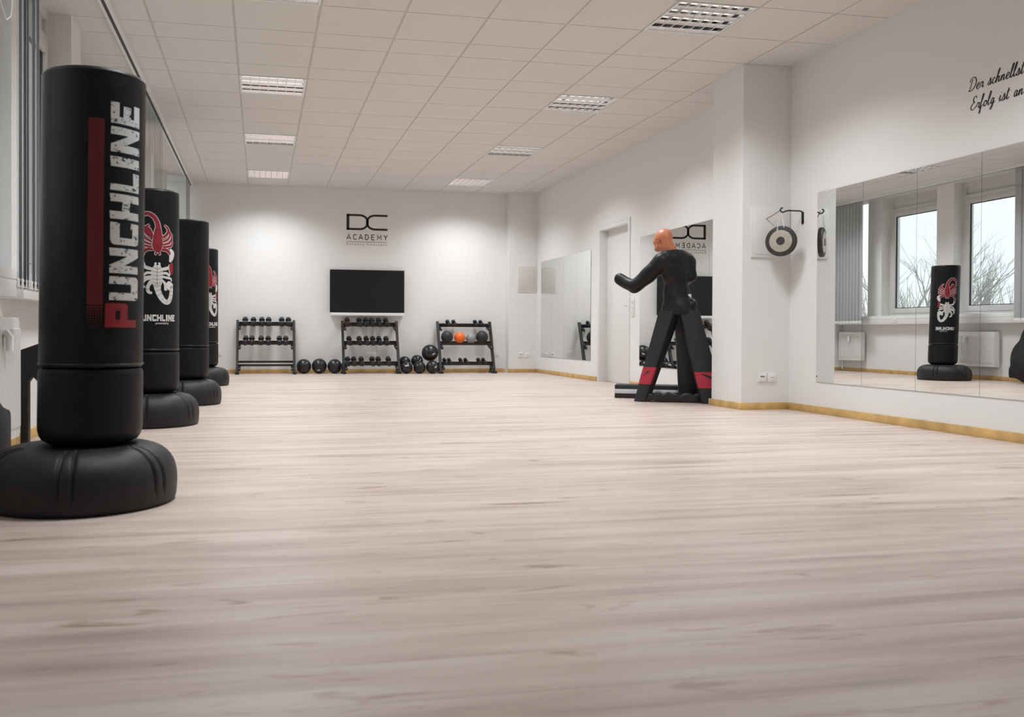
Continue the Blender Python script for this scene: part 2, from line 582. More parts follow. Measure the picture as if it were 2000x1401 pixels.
# windows
XFm = XL-0.16
wi = 0
for y0, y1 in zip(piers[:-1], piers[1:]):
    a, c = y0+PIERW, y1
    if c < -1.5:
        continue
    wi += 1
    if True:
        fr = MB()
        t = 0.065
        zb, zt, zm = 0.985, H, 2.80
        fr.box2((XFm-0.07, a, zb), (XFm, a+t, zt))
        fr.box2((XFm-0.07, c-t, zb), (XFm, c, zt))
        fr.box2((XFm-0.07, a+t, zb), (XFm, c-t, zb+t))
        fr.box2((XFm-0.07, a+t, zm-0.02), (XFm, c-t, zm+0.05))
        fr.box2((XFm-0.07, a+t, zt-0.07), (XFm, c-t, zt))
        fr.box2((XFm-0.07, a+t, zm+0.05), (XFm-0.03, c-t, zt-0.07))
        w = fr.build('window_%d' % wi, M['frame'], smooth=False)
        struct(w, 'window number %d of the left wall, counted from the near end' % wi, 'window')
        s = MB()
        sa, sc_, sb, stp = a+t-0.012, c-t+0.012, zb+t-0.012, zm-0.008
        q = 0.085
        s.box2((XFm-0.05, sa, sb), (XFm+0.012, sa+q, stp), 0.004)
        s.box2((XFm-0.05, sc_-q, sb), (XFm+0.012, sc_, stp), 0.004)
        s.box2((XFm-0.05, sa+q, sb), (XFm+0.012, sc_-q, sb+q), 0.004)
        s.box2((XFm-0.05, sa+q, stp-q), (XFm+0.012, sc_-q, stp), 0.004)
        s.build('sash', M['frame'], w)
        s = MB()
        ga, gc, gb_, gt = sa+q, sc_-q, sb+q, stp-q
        for (p0, p1) in (((ga, gb_), (ga+0.012, gt)), ((gc-0.012, gb_), (gc, gt)), ((ga, gb_), (gc, gb_+0.012)), ((ga, gt-0.012), (gc, gt))):
            s.box2((XFm-0.032, p0[0], p0[1]), (XFm-0.012, p1[0], p1[1]))
        s.build('seal', M['seal'], w, smooth=False)
        MB().box2((XFm-0.024, ga, gb_), (XFm-0.020, gc, gt)).build('pane', M['glass'], w, smooth=False)
        s = MB()
        hz = 1.95
        s.box((XFm+0.016, sa+0.045, hz), (0.012, 0.03, 0.075), bevel=0.003)
        s.tube([(XFm+0.02, sa+0.045, hz), (XFm+0.055, sa+0.045, hz), (XFm+0.06, sa+0.05, hz-0.02), (XFm+0.06, sa+0.045, hz-0.12)], 0.008, 8)
        s.build('handle', M['frame'], w)
        MB().box2((XFm, a, 0.965), (XL-0.01, c, 0.987)).build('inner_sill', M['white'], w, smooth=False)

# sill trunking in two runs
for nm, ya, yb_, lb in (('trim_1', YF, 5.02, 'white sill trunking below the windows nearest the camera'), ('trim_2', 5.15, YB, 'white sill trunking below the windows behind the punching bags')):
    b = MB()
    b.box2((XL, ya, 0.845), (XL+0.125, yb_, 0.992), 0.004)
    b.box2((XL+0.125, ya, 0.94), (XL+0.128, yb_, 0.944))
    struct(b.build(nm, M['white']), lb, 'trunking')

# door in the right wall
b = MB()
fw = 0.055
b.box2((XR-0.014, DY0-fw, 0), (XR+0.13, DY0+0.012, DZ+fw), 0.003)
b.box2((XR-0.014, DY1-0.012, 0), (XR+0.13, DY1+fw, DZ+fw), 0.003)
b.box2((XR-0.014, DY0+0.012, DZ-0.012), (XR+0.13, DY1-0.012, DZ+fw), 0.003)
dr = b.build('door_1', M['doorw'])
struct(dr, 'plain white door in a deep white frame between the mirrors', 'door')
MB().box2((XR+0.105, DY0+0.012, 0.006), (XR+0.145, DY1-0.012, DZ-0.012), 0.002).build('door_leaf', M['doorw'], dr)
b = MB()
b.tube([(XR+0.105, DY0+0.09, 1.03), (XR+0.055, DY0+0.09, 1.03), (XR+0.05, DY0+0.10, 1.03), (XR+0.05, DY0+0.21, 1.03)], 0.009, 8)
b.build('door_handle', M['bolt'], dr)

# ================================================================== CEILING LIGHTS
def make_fixture():
    r = thing('ceiling_light', 'x', 'ceiling light', (0, 0, 0), 0, 'louvred ceiling lights')
    s = 0.618
    h = s/2
    b = MB()
    for (x0, x1, y0, y1) in ((-h, h, -h, -h+0.016), (-h, h, h-0.016, h), (-h, -h+0.016, -h+0.016, h-0.016), (h-0.016, h, -h+0.016, h-0.016)):
        b.box2((x0, y0, -0.004), (x1, y1, 0.02))
    b.build('rim', M['lframe'], r, smooth=False)
    b = MB()
    b.box2((-h, -h, 0.105), (h, h, 0.11))
    b.box2((-h, -h, 0.02), (-h+0.004, h, 0.105))
    b.box2((h-0.004, -h, 0.02), (h, h, 0.105))
    b.box2((-h, -h, 0.02), (h, -h+0.004, 0.105))
    b.box2((-h, h-0.004, 0.02), (h, h, 0.105))
    b.build('housing', M['lback'], r, smooth=False)
    b = MB()
    inner = s-0.032
    n = 4
    pitch = inner/n
    for i in range(n+1):        # parabolic reflectors along X
        y = -inner/2+pitch*i
        wd = 0.036
        for sg in (-1, 1):
            if (i == 0 and sg < 0) or (i == n and sg > 0):
                continue
            b.loops([[(-inner/2, y, 0.0), (-inner/2, y+sg*wd*0.2, 0.012), (-inner/2, y+sg*wd*0.5, 0.025)],
                     [(inner/2, y, 0.0), (inner/2, y+sg*wd*0.2, 0.012), (inner/2, y+sg*wd*0.5, 0.025)]], False, False, False)
    for i in range(8):          # cross blades
        x = -inner/2+inner/7*i
        b.box2((x-0.0035, -inner/2, -0.001), (x+0.0035, inner/2, 0.024))
    b.build('louvre', M['louvre'], r, smooth=False)
    for i in range(n):
        y = -inner/2+pitch*(i+0.5)
        MB().tube([(-inner/2, y, 0.090), (inner/2, y, 0.090)], 0.0125, 10).build('tube', M['tube'], r)
    ld = bpy.data.lights.new('lamp_light', 'AREA')
    ld.shape = 'SQUARE'
    ld.size = 0.56
    ld.energy = LAMP_W
    ld.color = (0.915, 0.955, 1.0)
    ld.spread = math.radians(134)
    lo = obj('lamp_light', ld, r)
    lo.location = (0, 0, -0.012)
    return r


fx0 = make_fixture()
names_r = ['farthest', 'second farthest', 'third farthest', 'fourth farthest', 'fifth farthest', 'sixth farthest', 'seventh farthest']
for i, (c, yl) in enumerate(FIX):
    o = fx0 if i == 0 else dup(fx0)
    o.location = (TX0+TW*(c+0.5), yl+0.3125, H)
    o['label'] = '%s louvred square ceiling light in the row nearer the %s' % (names_r[i//2], 'windows' if c == 0 else 'mirrors')

# ================================================================== CURTAIN RAIL + BLINDS
RX = -1.10
b = MB()
b.box2((RX-0.036, YF, H-0.040), (RX+0.036, YB-0.01, H-0.001))
rail = b.build('curtain_rail', M['white'], smooth=False)
tag(rail, 'long white curtain rail under the ceiling along the windows', 'curtain rail')
MB().box2((RX-0.012, YF, H-0.0415), (RX+0.012, YB-0.01, H-0.039)).build('rail_slot', M['slot'], rail, smooth=False)


def make_blind(ys, ang, label, cord=None):
    t = thing('vertical_blind', label, 'blind', (RX, ys[0], 0), 0, 'grey vertical blinds')
    zt, zb = H-0.045, 0.868
    me = MB().box((0, 0, (zt+zb)/2), (0.0016, 0.125, zt-zb)).mesh('slat', M['blind'], False)
    wt = MB()
    wt.box((0, 0, zb+0.018), (0.006, 0.127, 0.046), bevel=0.002)
    for z in (zb+0.034, zb+0.010):
        for sgn in (-0.05, -0.02, 0.02, 0.05):
            wt.box((0, sgn, z), (0.010, 0.010, 0.010), bevel=0.003)
    wme = wt.mesh('slat_weight', M['plastic'])
    for i, y in enumerate(ys):
        s = obj('slat', me, t)
        s.location = (0, y-ys[0], 0)
        s.rotation_euler = (0, 0, math.radians(ang[i % len(ang)]))
        wv = obj('slat_weight', wme, s)
    # bottom bead chain
    ch = MB()
    for sgn in (-0.058, 0.058):
        pts = []
        for i, y in enumerate(ys):
            a = math.radians(ang[i % len(ang)])
            pts.append((-math.sin(a)*sgn, y-ys[0]+math.cos(a)*sgn, zb+0.002))
        ch.tube(pts, 0.0022, 6)
    ch.build('bead_chain', M['plastic'], t)
    if cord:
        MB().tube(cord, 0.0028, 6).build('pull_cord', M['cord'], t)
    return t


make_blind([4.335+0.034*i for i in range(12)], [14, 11, 17, 13, 20, 9, 15], 'grey vertical blind gathered tight, nearest the camera at the left edge',
           [(0, -0.02, H-0.05), (0.01, -0.06, 2.65), (0.012, -0.09, 2.25), (0.012, -0.15, 2.06), (0.012, -0.22, 2.02), (0.012, -0.30, 2.06), (0.012, -0.36, 2.25), (0.01, -0.38, 2.7), (0, -0.34, H-0.05)])
make_blind([9.05+0.093*i for i in range(15)], [7, 6, 8, 6, 7], 'grey vertical blind hanging between the second and third punching bag')
make_blind([13.62+0.085*i for i in range(9)], [7, 8, 6], 'grey vertical blind in the far left corner of the gym')

# ================================================================== RADIATORS
def make_radiator(y0, y1, z0, z1, label):
    t = thing('radiator', label, 'radiator', (XL, y0, 0), 0, 'white panel radiators under the windows')
    b = MB()
    L = y1-y0
    xa, xb = 0.045, 0.145
    b.box2((xa, 0, z0), (xb-0.012, L, z1), 0.006)
    b.build('body', M['radi'], t)
    b = MB()
    n = int(L/0.034)
    b.box2((xb-0.012, 0.004, z0+0.004), (xb-0.008, L-0.004, z1-0.004))
    for i in range(n):
        y = (i+0.5)*L/n
        b.box((xb-0.005, y, (z0+z1)/2), (0.010, 0.020, z1-z0-0.11), bevel=0.004, seg=1)
    b.build('ribbed_front', M['radi'], t)
    b = MB()
    for i in range(int(L/0.05)):
        b.box2((xa+0.012, 0.02+i*0.05, z1-0.002), (xb-0.02, 0.05+i*0.05, z1+0.003))
    b.build('top_grille', M['radi'], t, smooth=False)
    b = MB()
    for y in (0.12, L-0.12):
        b.box2((0, y-0.02, z0+0.1), (xa+0.004, y+0.02, z1-0.1))
    b.build('wall_bracket', M['radi'], t, smooth=False)
    b = MB()
    b.tube([(xb-0.01, L-0.33, z1-0.075), (xb+0.012, L-0.33, z1-0.075), (xb+0.030, L-0.33, z1-0.10), (xb+0.030, L-0.33, z1-0.17)], [0.014, 0.018, 0.02, 0.018], 10)
    b.build('thermostat', M['plastic'], t)
    b = MB()
    b.tube([(0.09, L-0.04, z0+0.01), (0.09, L-0.04, max(0.0, z0-0.16)), (0.01, L-0.04, max(0.0, z0-0.18))], 0.009, 8)
    b.build('pipe', M['plastic'], t)
    return t


make_radiator(4.30, 5.02, 0.10, 0.735, 'white ribbed radiator nearest the camera at the left edge')
make_radiator(10.90, 11.75, 0.20, 0.715, 'white ribbed radiator behind the farthest punching bag')
make_radiator(13.80, 14.40, 0.20, 0.715, 'white radiator in the far left corner')
make_radiator(7.45, 8.45, 0.20, 0.715, 'white radiator hidden behind the third punching bag')

# ================================================================== PUNCHING BAGS
BR = 0.191


def base_fn(r, z, a):
    d = 0.0
    if z > 0.075:
        for kk in range(6):
            for off in (-4.2, 4.2):
                c = math.radians(-89+60*kk+off)
                da = (a-c+PI) % (2*PI)-PI
                w = math.radians(1.15)*0.36/max(r, 0.2)
                d = max(d, math.exp(-(da/w)**2))
    k = 0.011*d*min(1, max(0, (0.335-0.10*0 - 0)*10))*(1 if r > 0.225 else 0)
    return r-k*0.8, z-k*0.6


prof = [(0.10, 0.0), (0.335, 0.0), (0.348, 0.006), (0.353, 0.02), (0.356, 0.05), (0.357, 0.076), (0.357, 0.080), (0.356, 0.105), (0.352, 0.13), (0.345, 0.152), (0.333, 0.173), (0.318, 0.190), (0.300, 0.204), (0.28, 0.214), (0.258, 0.221), (0.235, 0.2255), (0.222, 0.227), (0.205, 0.2275), (0.05, 0.2278)]
BASE_ME = MB().lathe(prof, 480, base_fn, True, True).mesh('base', M['rubberbase'], True, 50)


def body_prof(z0, z1, r, rb=0.012, rt=0.012):
    p = [(0.02, z0), (r-rb*1.6, z0)]
    for i in range(1, 7):
        a = i/6*PI/2
        p.append((r-rb+rb*math.sin(a), z0+rb-rb*math.cos(a)))
    n = 14
    for i in range(1, n):
        p.append((r, z0+rb+(z1-rt-z0-rb)*i/n))
    for i in range(0, 7):
        a = i/6*PI/2
        p.append((r-rt+rt*math.cos(a), z1-rt+rt*math.sin(a)))
    p += [(r-rt*2.0, z1), (0.02, z1)]
    return p


class Print:
    """flat artwork in (s, z) wrapped on the bag's cylinder"""
    def __init__(self, phi, off, lean=(0, 0), r=BR):
        self.b = bmesh.new()
        self.phi, self.off, self.lean, self.r = math.radians(phi), off, lean, r

    def poly(self, pts):
        vs = [self.b.verts.new((p[0], 0, p[1])) for p in pts]
        try:
            self.b.faces.new(vs)
        except ValueError:
            pass
        return self

    def rect(self, s0, z0, s1, z1):
        return self.poly([(s0, z0), (s1, z0), (s1, z1), (s0, z1)])

    def ribbon(self, pts, wd, sub=6):
        P = [Vector((p[0], p[1])) for p in pts]
        W_ = list(wd) if isinstance(wd, (list, tuple)) else [wd]*len(P)
        Q, QW = [], []
        for i in range(len(P)-1):
            p0, p1, p2, p3 = P[max(i-1, 0)], P[i], P[i+1], P[min(i+2, len(P)-1)]
            for j in range(sub):
                t = j/sub
                Q.append(0.5*((2*p1)+(-p0+p2)*t+(2*p0-5*p1+4*p2-p3)*t*t+(-p0+3*p1-3*p2+p3)*t**3))
                QW.append(W_[i]*(1-t)+W_[i+1]*t)
        Q.append(P[-1])
        QW.append(W_[-1])
        L, Rr = [], []
        for i, q in enumerate(Q):
            d = (Q[min(i+1, len(Q)-1)]-Q[max(i-1, 0)])
            if d.length < 1e-9:
                d = Vector((1, 0))
            d.normalize()
            nn = Vector((-d.y, d.x))
            L.append(q+nn*QW[i]/2)
            Rr.append(q-nn*QW[i]/2)
        for i in range(len(Q)-1):
            self.poly([L[i], Rr[i], Rr[i+1], L[i+1]])
        return self

    def disc(self, c, r, n=14, ry=None):
        ry = ry or r
        return self.poly([(c[0]+r*math.cos(2*PI*k/n), c[1]+ry*math.sin(2*PI*k/n)) for k in range(n)])

    def text(self, me, s0, z0):
        self.b.verts.index_update()
        vm = [self.b.verts.new((v.co.x+s0, 0, v.co.y+z0)) for v in me.vertices]
        for p in me.polygons:
            try:
                self.b.faces.new([vm[i] for i in p.vertices])
            except ValueError:
                pass
        return self

    def build(self, name, m, parent, loc):
        b = self.b
        bmesh.ops.triangulate(b, faces=b.faces[:])
        ss = [v.co.x for v in b.verts]
        s = math.floor(min(ss)/0.012)*0.012+0.012
        while s < max(ss):
            bmesh.ops.bisect_plane(b, geom=b.verts[:]+b.edges[:]+b.faces[:], plane_co=(s, 0, 0), plane_no=(1, 0, 0), dist=1e-6)
            s += 0.012
        for v in b.verts:
            a = self.phi+v.co.x/self.r
            rr = self.r+self.off
            z = v.co.z
            v.co = Vector((rr*math.cos(a)+loc[0]+self.lean[0]*(z-0.25), rr*math.sin(a)+loc[1]+self.lean[1]*(z-0.25), z))
        for fc in b.faces:
            c = fc.calc_center_median()
            fc.normal_update()
            if fc.normal.dot(Vector((c.x-loc[0], c.y-loc[1], 0))) < 0:
                fc.normal_flip()
        me = bpy.data.meshes.new(name)
        b.to_mesh(me)
        b.free()
        me.materials.append(m)
        return obj(name, me, parent)


def text_mesh(s, size, bold=0.0, space=1.0, shear=0.0, flat=True):
    cu = bpy.data.curves.new('t', 'FONT')
    cu.body = s
    cu.size = size
    cu.offset = bold
    cu.space_character = space
    cu.shear = shear
    o = bpy.data.objects.new('t', cu)
    C.objects.link(o)
    dg = bpy.context.evaluated_depsgraph_get()
    dg.update()
    me = bpy.data.meshes.new_from_object(o.evaluated_get(dg))
    bpy.data.objects.remove(o)
    return me


# chunky block letters in a 1 x 1 cell: list of convex polygons (x right, y up)
ST_ = 0.30
BLK = {
    'P': [[(0, 0), (.32, 0), (.32, 1), (0, 1)], [(.32, .72), (.78, .72), (.96, 1.0), (.32, 1)], [(.32, .34), (.92, .34), (.74, .58), (.32, .58)], [(.70, .58), (.74, .58), (.92, .34), (1.0, .42), (1.0, .92), (.96, 1.0), (.78, .72), (.70, .72)]],
    'U': [[(0, .1), (.32, .30), (.32, 1), (0, 1)], [(0, .1), (.1, 0), (.9, 0), (1, .1), (.68, .30), (.32, .30)], [(.68, .30), (1, .1), (1, 1), (.68, 1)]],
    'N': [[(0, 0), (.31, 0), (.31, 1), (0, 1)], [(.69, 0), (1, 0), (1, 1), (.69, 1)], [(.31, .55), (.69, 0), (.69, .45), (.31, 1)]],
    'C': [[(0, .12), (.32, .28), (.32, .72), (0, .88)], [(0, .12), (.12, 0), (1, 0), (1, .28), (.32, .28)], [(.32, .72), (1, .72), (1, 1), (.12, 1), (0, .88)], [(.70, .28), (1, .28), (1, .34), (.70, .34)]],
    'H': [[(0, 0), (.31, 0), (.31, 1), (0, 1)], [(.69, 0), (1, 0), (1, 1), (.69, 1)], [(.31, .38), (.69, .38), (.69, .64), (.31, .64)]],
    'L': [[(0, 0), (.32, 0), (.32, 1), (0, 1)], [(.32, 0), (.95, 0), (.95, .27), (.32, .27)]],
    'I': [[(0, 0), (.9, 0), (.9, 1), (0, 1)]],
    'E': [[(0, 0), (.32, 0), (.32, 1), (0, 1)], [(.32, 0), (1, 0), (1, .25), (.32, .25)], [(.32, .375), (.86, .375), (.86, .63), (.32, .63)], [(.32, .75), (1, .75), (1, 1), (.32, 1)]],
}
WID = {'P': .66, 'U': .70, 'N': .74, 'C': .66, 'H': .74, 'L': .60, 'I': .33, 'E': .62}


def block_word(pr, word, total, height, place):
    gaps = 0.10
    tot = sum(WID[c] for c in word)+gaps*(len(word)-1)
    k = total/tot
    x = 0.0
    for c in word:
        w = WID[c]*k
        for pg in BLK[c]:
            pr.poly([place(x+px*w, py*height) for px, py in pg])
        x += w+gaps*k


def scorpion(phi, parent, loc, lean=(0, 0)):
    """red scorpion over a white one, claws locked; artwork units: u right, v up, about 1594 per metre"""
    K = 1/1594.0
    Z = lambda v: 1.4976-(v-70)*K
    X = lambda u: (u-205)*K*1.02
    T = lambda pts: [(X(a), Z(c)) for a, c in pts]
    mir = lambda pts: [(410-a, c) for a, c in pts]
    red, white, dark = [], [], []
    # --- red animal: (points, widths)
    red.append(([(208, 500), (208, 430), (212, 340), (213, 250)], [70, 118, 100, 62]))
    red.append(([(213, 256), (214, 225), (200, 170), (165, 115), (110, 85), (60, 100), (25, 150), (15, 215), (28, 262)], [66, 54, 48, 44, 40, 38, 34, 30, 10]))
    for side in (0, 1):
        f_ = (lambda p: p) if side == 0 else mir
        red.append((f_([(262, 345), (312, 308), (332, 262), (312, 226), (282, 206)]), [22, 32, 30, 24, 10]))
        red.append((f_([(268, 392), (325, 358), (352, 312), (345, 272), (318, 262)]), [20, 26, 26, 22, 8]))
        red.append((f_([(268, 425), (338, 400), (374, 356), (380, 315), (362, 286)]), [20, 24, 24, 20, 8]))
        red.append((f_([(266, 452), (336, 440), (376, 425), (386, 386), (378, 350)]), [20, 24, 22, 18, 8]))
        red.append((f_([(255, 482), (298, 478), (335, 496), (356, 528)]), [26, 32, 36, 22]))
    red.append(([(60, 250), (105, 268), (140, 320), (150, 350)], [60, 70, 46, 18]))
    red.append(([(196, 505), (188, 530), (200, 536)], [20, 18, 8]))
    red.append(([(222, 505), (232, 530), (218, 536)], [20, 18, 8]))
    red.append((mir([(350, 520), (372, 580), (374, 640)]), [30, 34, 14]))
    # --- white animal
    white.append(([(207, 655), (205, 720), (204, 800), (206, 880)], [56, 112, 110, 78]))
    white.append(([(206, 870), (212, 930), (240, 1000), (285, 1055), (330, 1062), (364, 1010), (376, 930), (368, 880)], [78, 58, 54, 50, 48, 46, 44, 50]))
    white.append(([(325, 835), (352, 880), (362, 925)], [30, 92, 44]))
    white.append(([(300, 850), (296, 900), (304, 935)], [16, 26, 30]))
    white.append(([(352, 470), (386, 510), (376, 560), (352, 612)], [26, 62, 60, 18]))
    white.append(([(345, 640), (352, 700), (360, 755)], [14, 26, 20]))
    white.append((mir([(352, 600), (352, 640), (330, 670)]), [16, 36, 20]))
    for side in (0, 1):
        f_ = (lambda p: p) if side == 0 else mir
        white.append((f_([(250, 700), (300, 690), (345, 672)]), [26, 34, 30]))
        white.append((f_([(256, 745), (310, 742), (352, 770)]), [22, 26, 22]))
        white.append((f_([(256, 780), (315, 790), (368, 800), (376, 830)]), [20, 24, 20, 12]))
        white.append((f_([(252, 820), (285, 850), (300, 900), (306, 935)]), [20, 26, 24, 26]))
    white.append(([(150, 800), (80, 820), (48, 870), (78, 905)], [22, 28, 26, 14]))
    white.append(([(160, 840), (112, 885), (112, 950), (152, 968)], [22, 34, 32, 22]))
    white.append(([(190, 660), (184, 636), (200, 632)], [20, 18, 8]))
    white.append(([(222, 660), (232, 636), (214, 632)], [20, 18, 8]))
    for v, hw in ((690, 44), (728, 54), (768, 55), (810, 54), (850, 46), (890, 36)):
        dark.append(([(205-hw, v-8), (205, v+6), (205+hw, v-8)], [3.5, 3.5, 3.5]))
    dark.append(([(205, 660), (204, 760), (205, 880)], [3, 4, 3]))
    for u, v, du, dv in ((205, 935, 32, 10), (225, 978, 30, 22), (262, 1024, 20, 30), (306, 1062, 4, 34), (345, 1042, 24, 20), (370, 985, 30, 4), (374, 940, 26, 2)):
        dark.append(([(u-du+8, v+dv), (u+8, v), (u+du+8, v-dv)], [3.5, 3.5, 3.5]))
    pw = Print(phi, 0.0012, lean)
    for pts, w in red:
        pw.ribbon(T(pts), [(x+13)*K for x in w])
    for pts, w in white:
        pw.ribbon(T(pts), [x*K*1.14 for x in w])
    o1 = pw.build('scorpion_print', M['swhite'], parent, loc)
    pr = Print(phi, 0.0022, lean)
    for pts, w in red:
        pr.ribbon(T(pts), [x*K for x in w])
    o2 = pr.build('red_scorpion', M['sred'], o1, (0, 0))
    # build() writes bag coordinates, so shift to the same place
    for v in o2.data.vertices:
        v.co.x += loc[0]
        v.co.y += loc[1]
    pc = Print(phi, 0.0026, lean)
    pc.ribbon(T([(384, 612), (372, 660), (376, 720), (370, 758)]), [x*K for x in [20, 58, 48, 10]])
    o4 = pc.build('red_claw', M['sred'], o1, (0, 0))
    for v in o4.data.vertices:
        v.co.x += loc[0]
        v.co.y += loc[1]
    pl = Print(phi, 0.0024, lean)
    for pts, w in dark:
        pl.ribbon(T(pts), [x*K for x in w])
    o3 = pl.build('segment_lines', M['sline'], o1, (0, 0))
    for v in o3.data.vertices:
        v.co.x += loc[0]
        v.co.y += loc[1]
    # small word below
    lt = Print(phi, 0.0013, lean)
    k = 0.272
    block_word(lt, 'UNCHLINE', k*0.895, 0.046, lambda x, y: (-k/2+0.105*k+x+0.006, 0.739+y))
    tm = text_mesh('powered by', 0.020, 0.0004)
    lt.text(tm, -0.012, 0.7185)
    lt.build('word_print', M['swhite'], parent, loc)
    lp = Print(phi, 0.0013, lean)
    kk = k*0.085
    for pg in BLK['P']:
        lp.poly([(-k/2+0.004+px*kk, 0.739+py*0.046) for px, py in pg])
    lp.build('red_initial', M['pred'], parent, loc)


def make_bag(x, y, boff, top, label, lean=(0, 0)):
    t = thing('punching_bag', label, 'punching bag', (x, y, 0), 0, 'free standing punching bags along the windows')
    obj('base', BASE_ME, t)
    ox, oy = boff

    def shear(b):
        for v in b.b.verts:
            v.co.x += ox+lean[0]*(v.co.z-0.25)
            v.co.y += oy+lean[1]*(v.co.z-0.25)
        return b
    b = MB().lathe([(0.02, 0.228), (0.140, 0.228), (0.155, 0.236), (0.176, 0.246), (0.187, 0.262), (0.1925, 0.285)] + [(0.1935, 0.30+0.2*i/8) for i in range(9)] + [(0.192, 0.512), (0.185, 0.522), (0.172, 0.526), (0.02, 0.526)], 96, None, True, True)
    shear(b).build('collar', M['vinyl'], t)
    rb = random.Random(int(x*1000))
    ph = [rb.random()*6 for _ in range(6)]

    def fn(r, z, a):
        if r < BR-0.03 or z < 0.6 or z > top-0.1:
            return r, z
        return r+0.0012*math.sin(3*a+ph[0]+z*4)*math.sin(z*7+ph[1]), z
    b = MB().lathe(body_prof(0.528, top, BR, 0.010, 0.016), 96, None, True, True)
    shear(b).build('body', M['vinyl'], t)
    for z, r in ((top-0.013, BR-0.0035), (0.541, BR-0.0005)):
        b = MB()
        pts = [(r*math.cos(2*PI*k/72), r*math.sin(2*PI*k/72), z) for k in range(73)]
        b.tube(pts, 0.0048, 6, False)
        shear(b).build('piping', M['piping'], t)
    return t, (ox, oy)


# nearest bag: big vertical word
LN = (0.011, 0.0)
bag1, lc = make_bag(-0.684, 3.629, (0.030, 0), 1.655, 'nearest black punching bag with the tall white and red lettering', LN)
pr = Print(-42.5, 0.0012, LN)
S0 = 0.0685
zl0, zl1 = 0.687, 1.5286
gap = 0.10
tot = sum(WID[c] for c in 'PUNCHLINE')+gap*8
kk = (zl1-zl0)/tot
# word runs upward; letter tops face left. 'P' slightly larger and lower, in red
xw = WID['P']*kk+gap*kk
block_word(pr, 'UNCHLINE', (zl1-zl0)-xw, 0.134, lambda x, yy: (S0-yy+0.0015*math.sin(x*90), zl0+xw+x))
pr.build('lettering', M['pwhite'], bag1, lc)
pr = Print(-42.5, 0.0012, LN)
for pg in BLK['P']:
    pr.poly([(S0-0.008-py*0.140, zl0-0.006+px*WID['P']*kk*1.08) for px, py in pg])
pr.build('red_initial', M['pred'], bag1, lc)
pr = Print(-77.3, 0.0012, LN)
pr.rect(-0.028, 0.765, 0.028, 1.46)
for i in range(6):
    for j in range(9):
        rr = 0.0042*(1-j/11)
        pr.disc((-0.0235+0.0094*i, 0.757-0.0094*j), rr, 8)
pr.build('stripe', M['pstripe'], bag1, lc)

bag2, lc = make_bag(-0.794, 6.565, (0.024, 0), 1.668, 'second black punching bag from the camera with a scorpion emblem')
scorpion(-71.8, bag2, lc)
bag3, lc = make_bag(-0.713, 8.380, (0.049, 0), 1.685, 'third black punching bag from the camera, its side without emblem')
pr = Print(-3, 0.0012)
pr.rect(-0.028, 0.765, 0.028, 1.46)
pr.build('stripe', M['pstripe'], bag3, lc)
pr = Print(-3+33.9, 0.0012)
block_word(pr, 'UNCHLINE', (zl1-zl0)-xw, 0.138, lambda x, yy: (S0-yy, zl0+xw+x))
pr.build('lettering', M['pwhite'], bag3, lc)
LN4 = (0.0, -0.035)
bag4, lc = make_bag(-0.7405, 11.259, (0.029, 0), 1.690, 'farthest black punching bag with a scorpion emblem, near the left rack', LN4)
scorpion(-58, bag4, lc, LN4)

# ================================================================== THINGS BY THE WINDOW WALL
def blob_mesh(parts, voxel, smooth_it, name, m, extra=None):
    """one continuous surface grown over overlapping solids"""
    b = bmesh.new()
    for p in parts:
        if p[0] == 'e':            # ellipsoid: centre, radii, rotation
            mt = Matrix.Translation(p[1]) @ (p[3].to_4x4() if len(p) > 3 and p[3] else Matrix.Identity(4)) @ Matrix.Diagonal((*p[2], 1))
            bmesh.ops.create_uvsphere(b, u_segments=24, v_segments=16, radius=1.0, matrix=mt)
        elif p[0] == 'c':          # tapered capsule a->b
            a, c, r0, r1 = Vector(p[1]), Vector(p[2]), p[3], p[4]
            n = max(2, int((c-a).length/(0.4*min(r0, r1)))+1)
            for i in range(n+1):
                t = i/n
                mt = Matrix.Translation(a.lerp(c, t)) @ Matrix.Scale(r0*(1-t)+r1*t, 4)
                bmesh.ops.create_icosphere(b, subdivisions=3, radius=1.0, matrix=mt)
        elif p[0] == 'b':
            mt = Matrix.Translation(p[1]) @ (p[3].to_4x4() if len(p) > 3 and p[3] else Matrix.Identity(4)) @ Matrix.Diagonal((*p[2], 1))
            bmesh.ops.create_cube(b, size=1.0, matrix=mt)
    me = bpy.data.meshes.new('tmp')
    b.to_mesh(me)
    b.free()
    o = bpy.data.objects.new('tmp', me)
    C.objects.link(o)
    r = o.modifiers.new('r', 'REMESH')
    r.mode = 'VOXEL'
    r.voxel_size = voxel
    sm = o.modifiers.new('s', 'SMOOTH')
    sm.factor = 0.5
    sm.iterations = smooth_it
    dg = bpy.context.evaluated_depsgraph_get()
    dg.update()
    out = bpy.data.meshes.new_from_object(o.evaluated_get(dg))
    bpy.data.objects.remove(o)
    out.name = name
    out.materials.clear()
    out.materials.append(m)
    out.polygons.foreach_set('use_smooth', [True]*len(out.polygons))
    return out


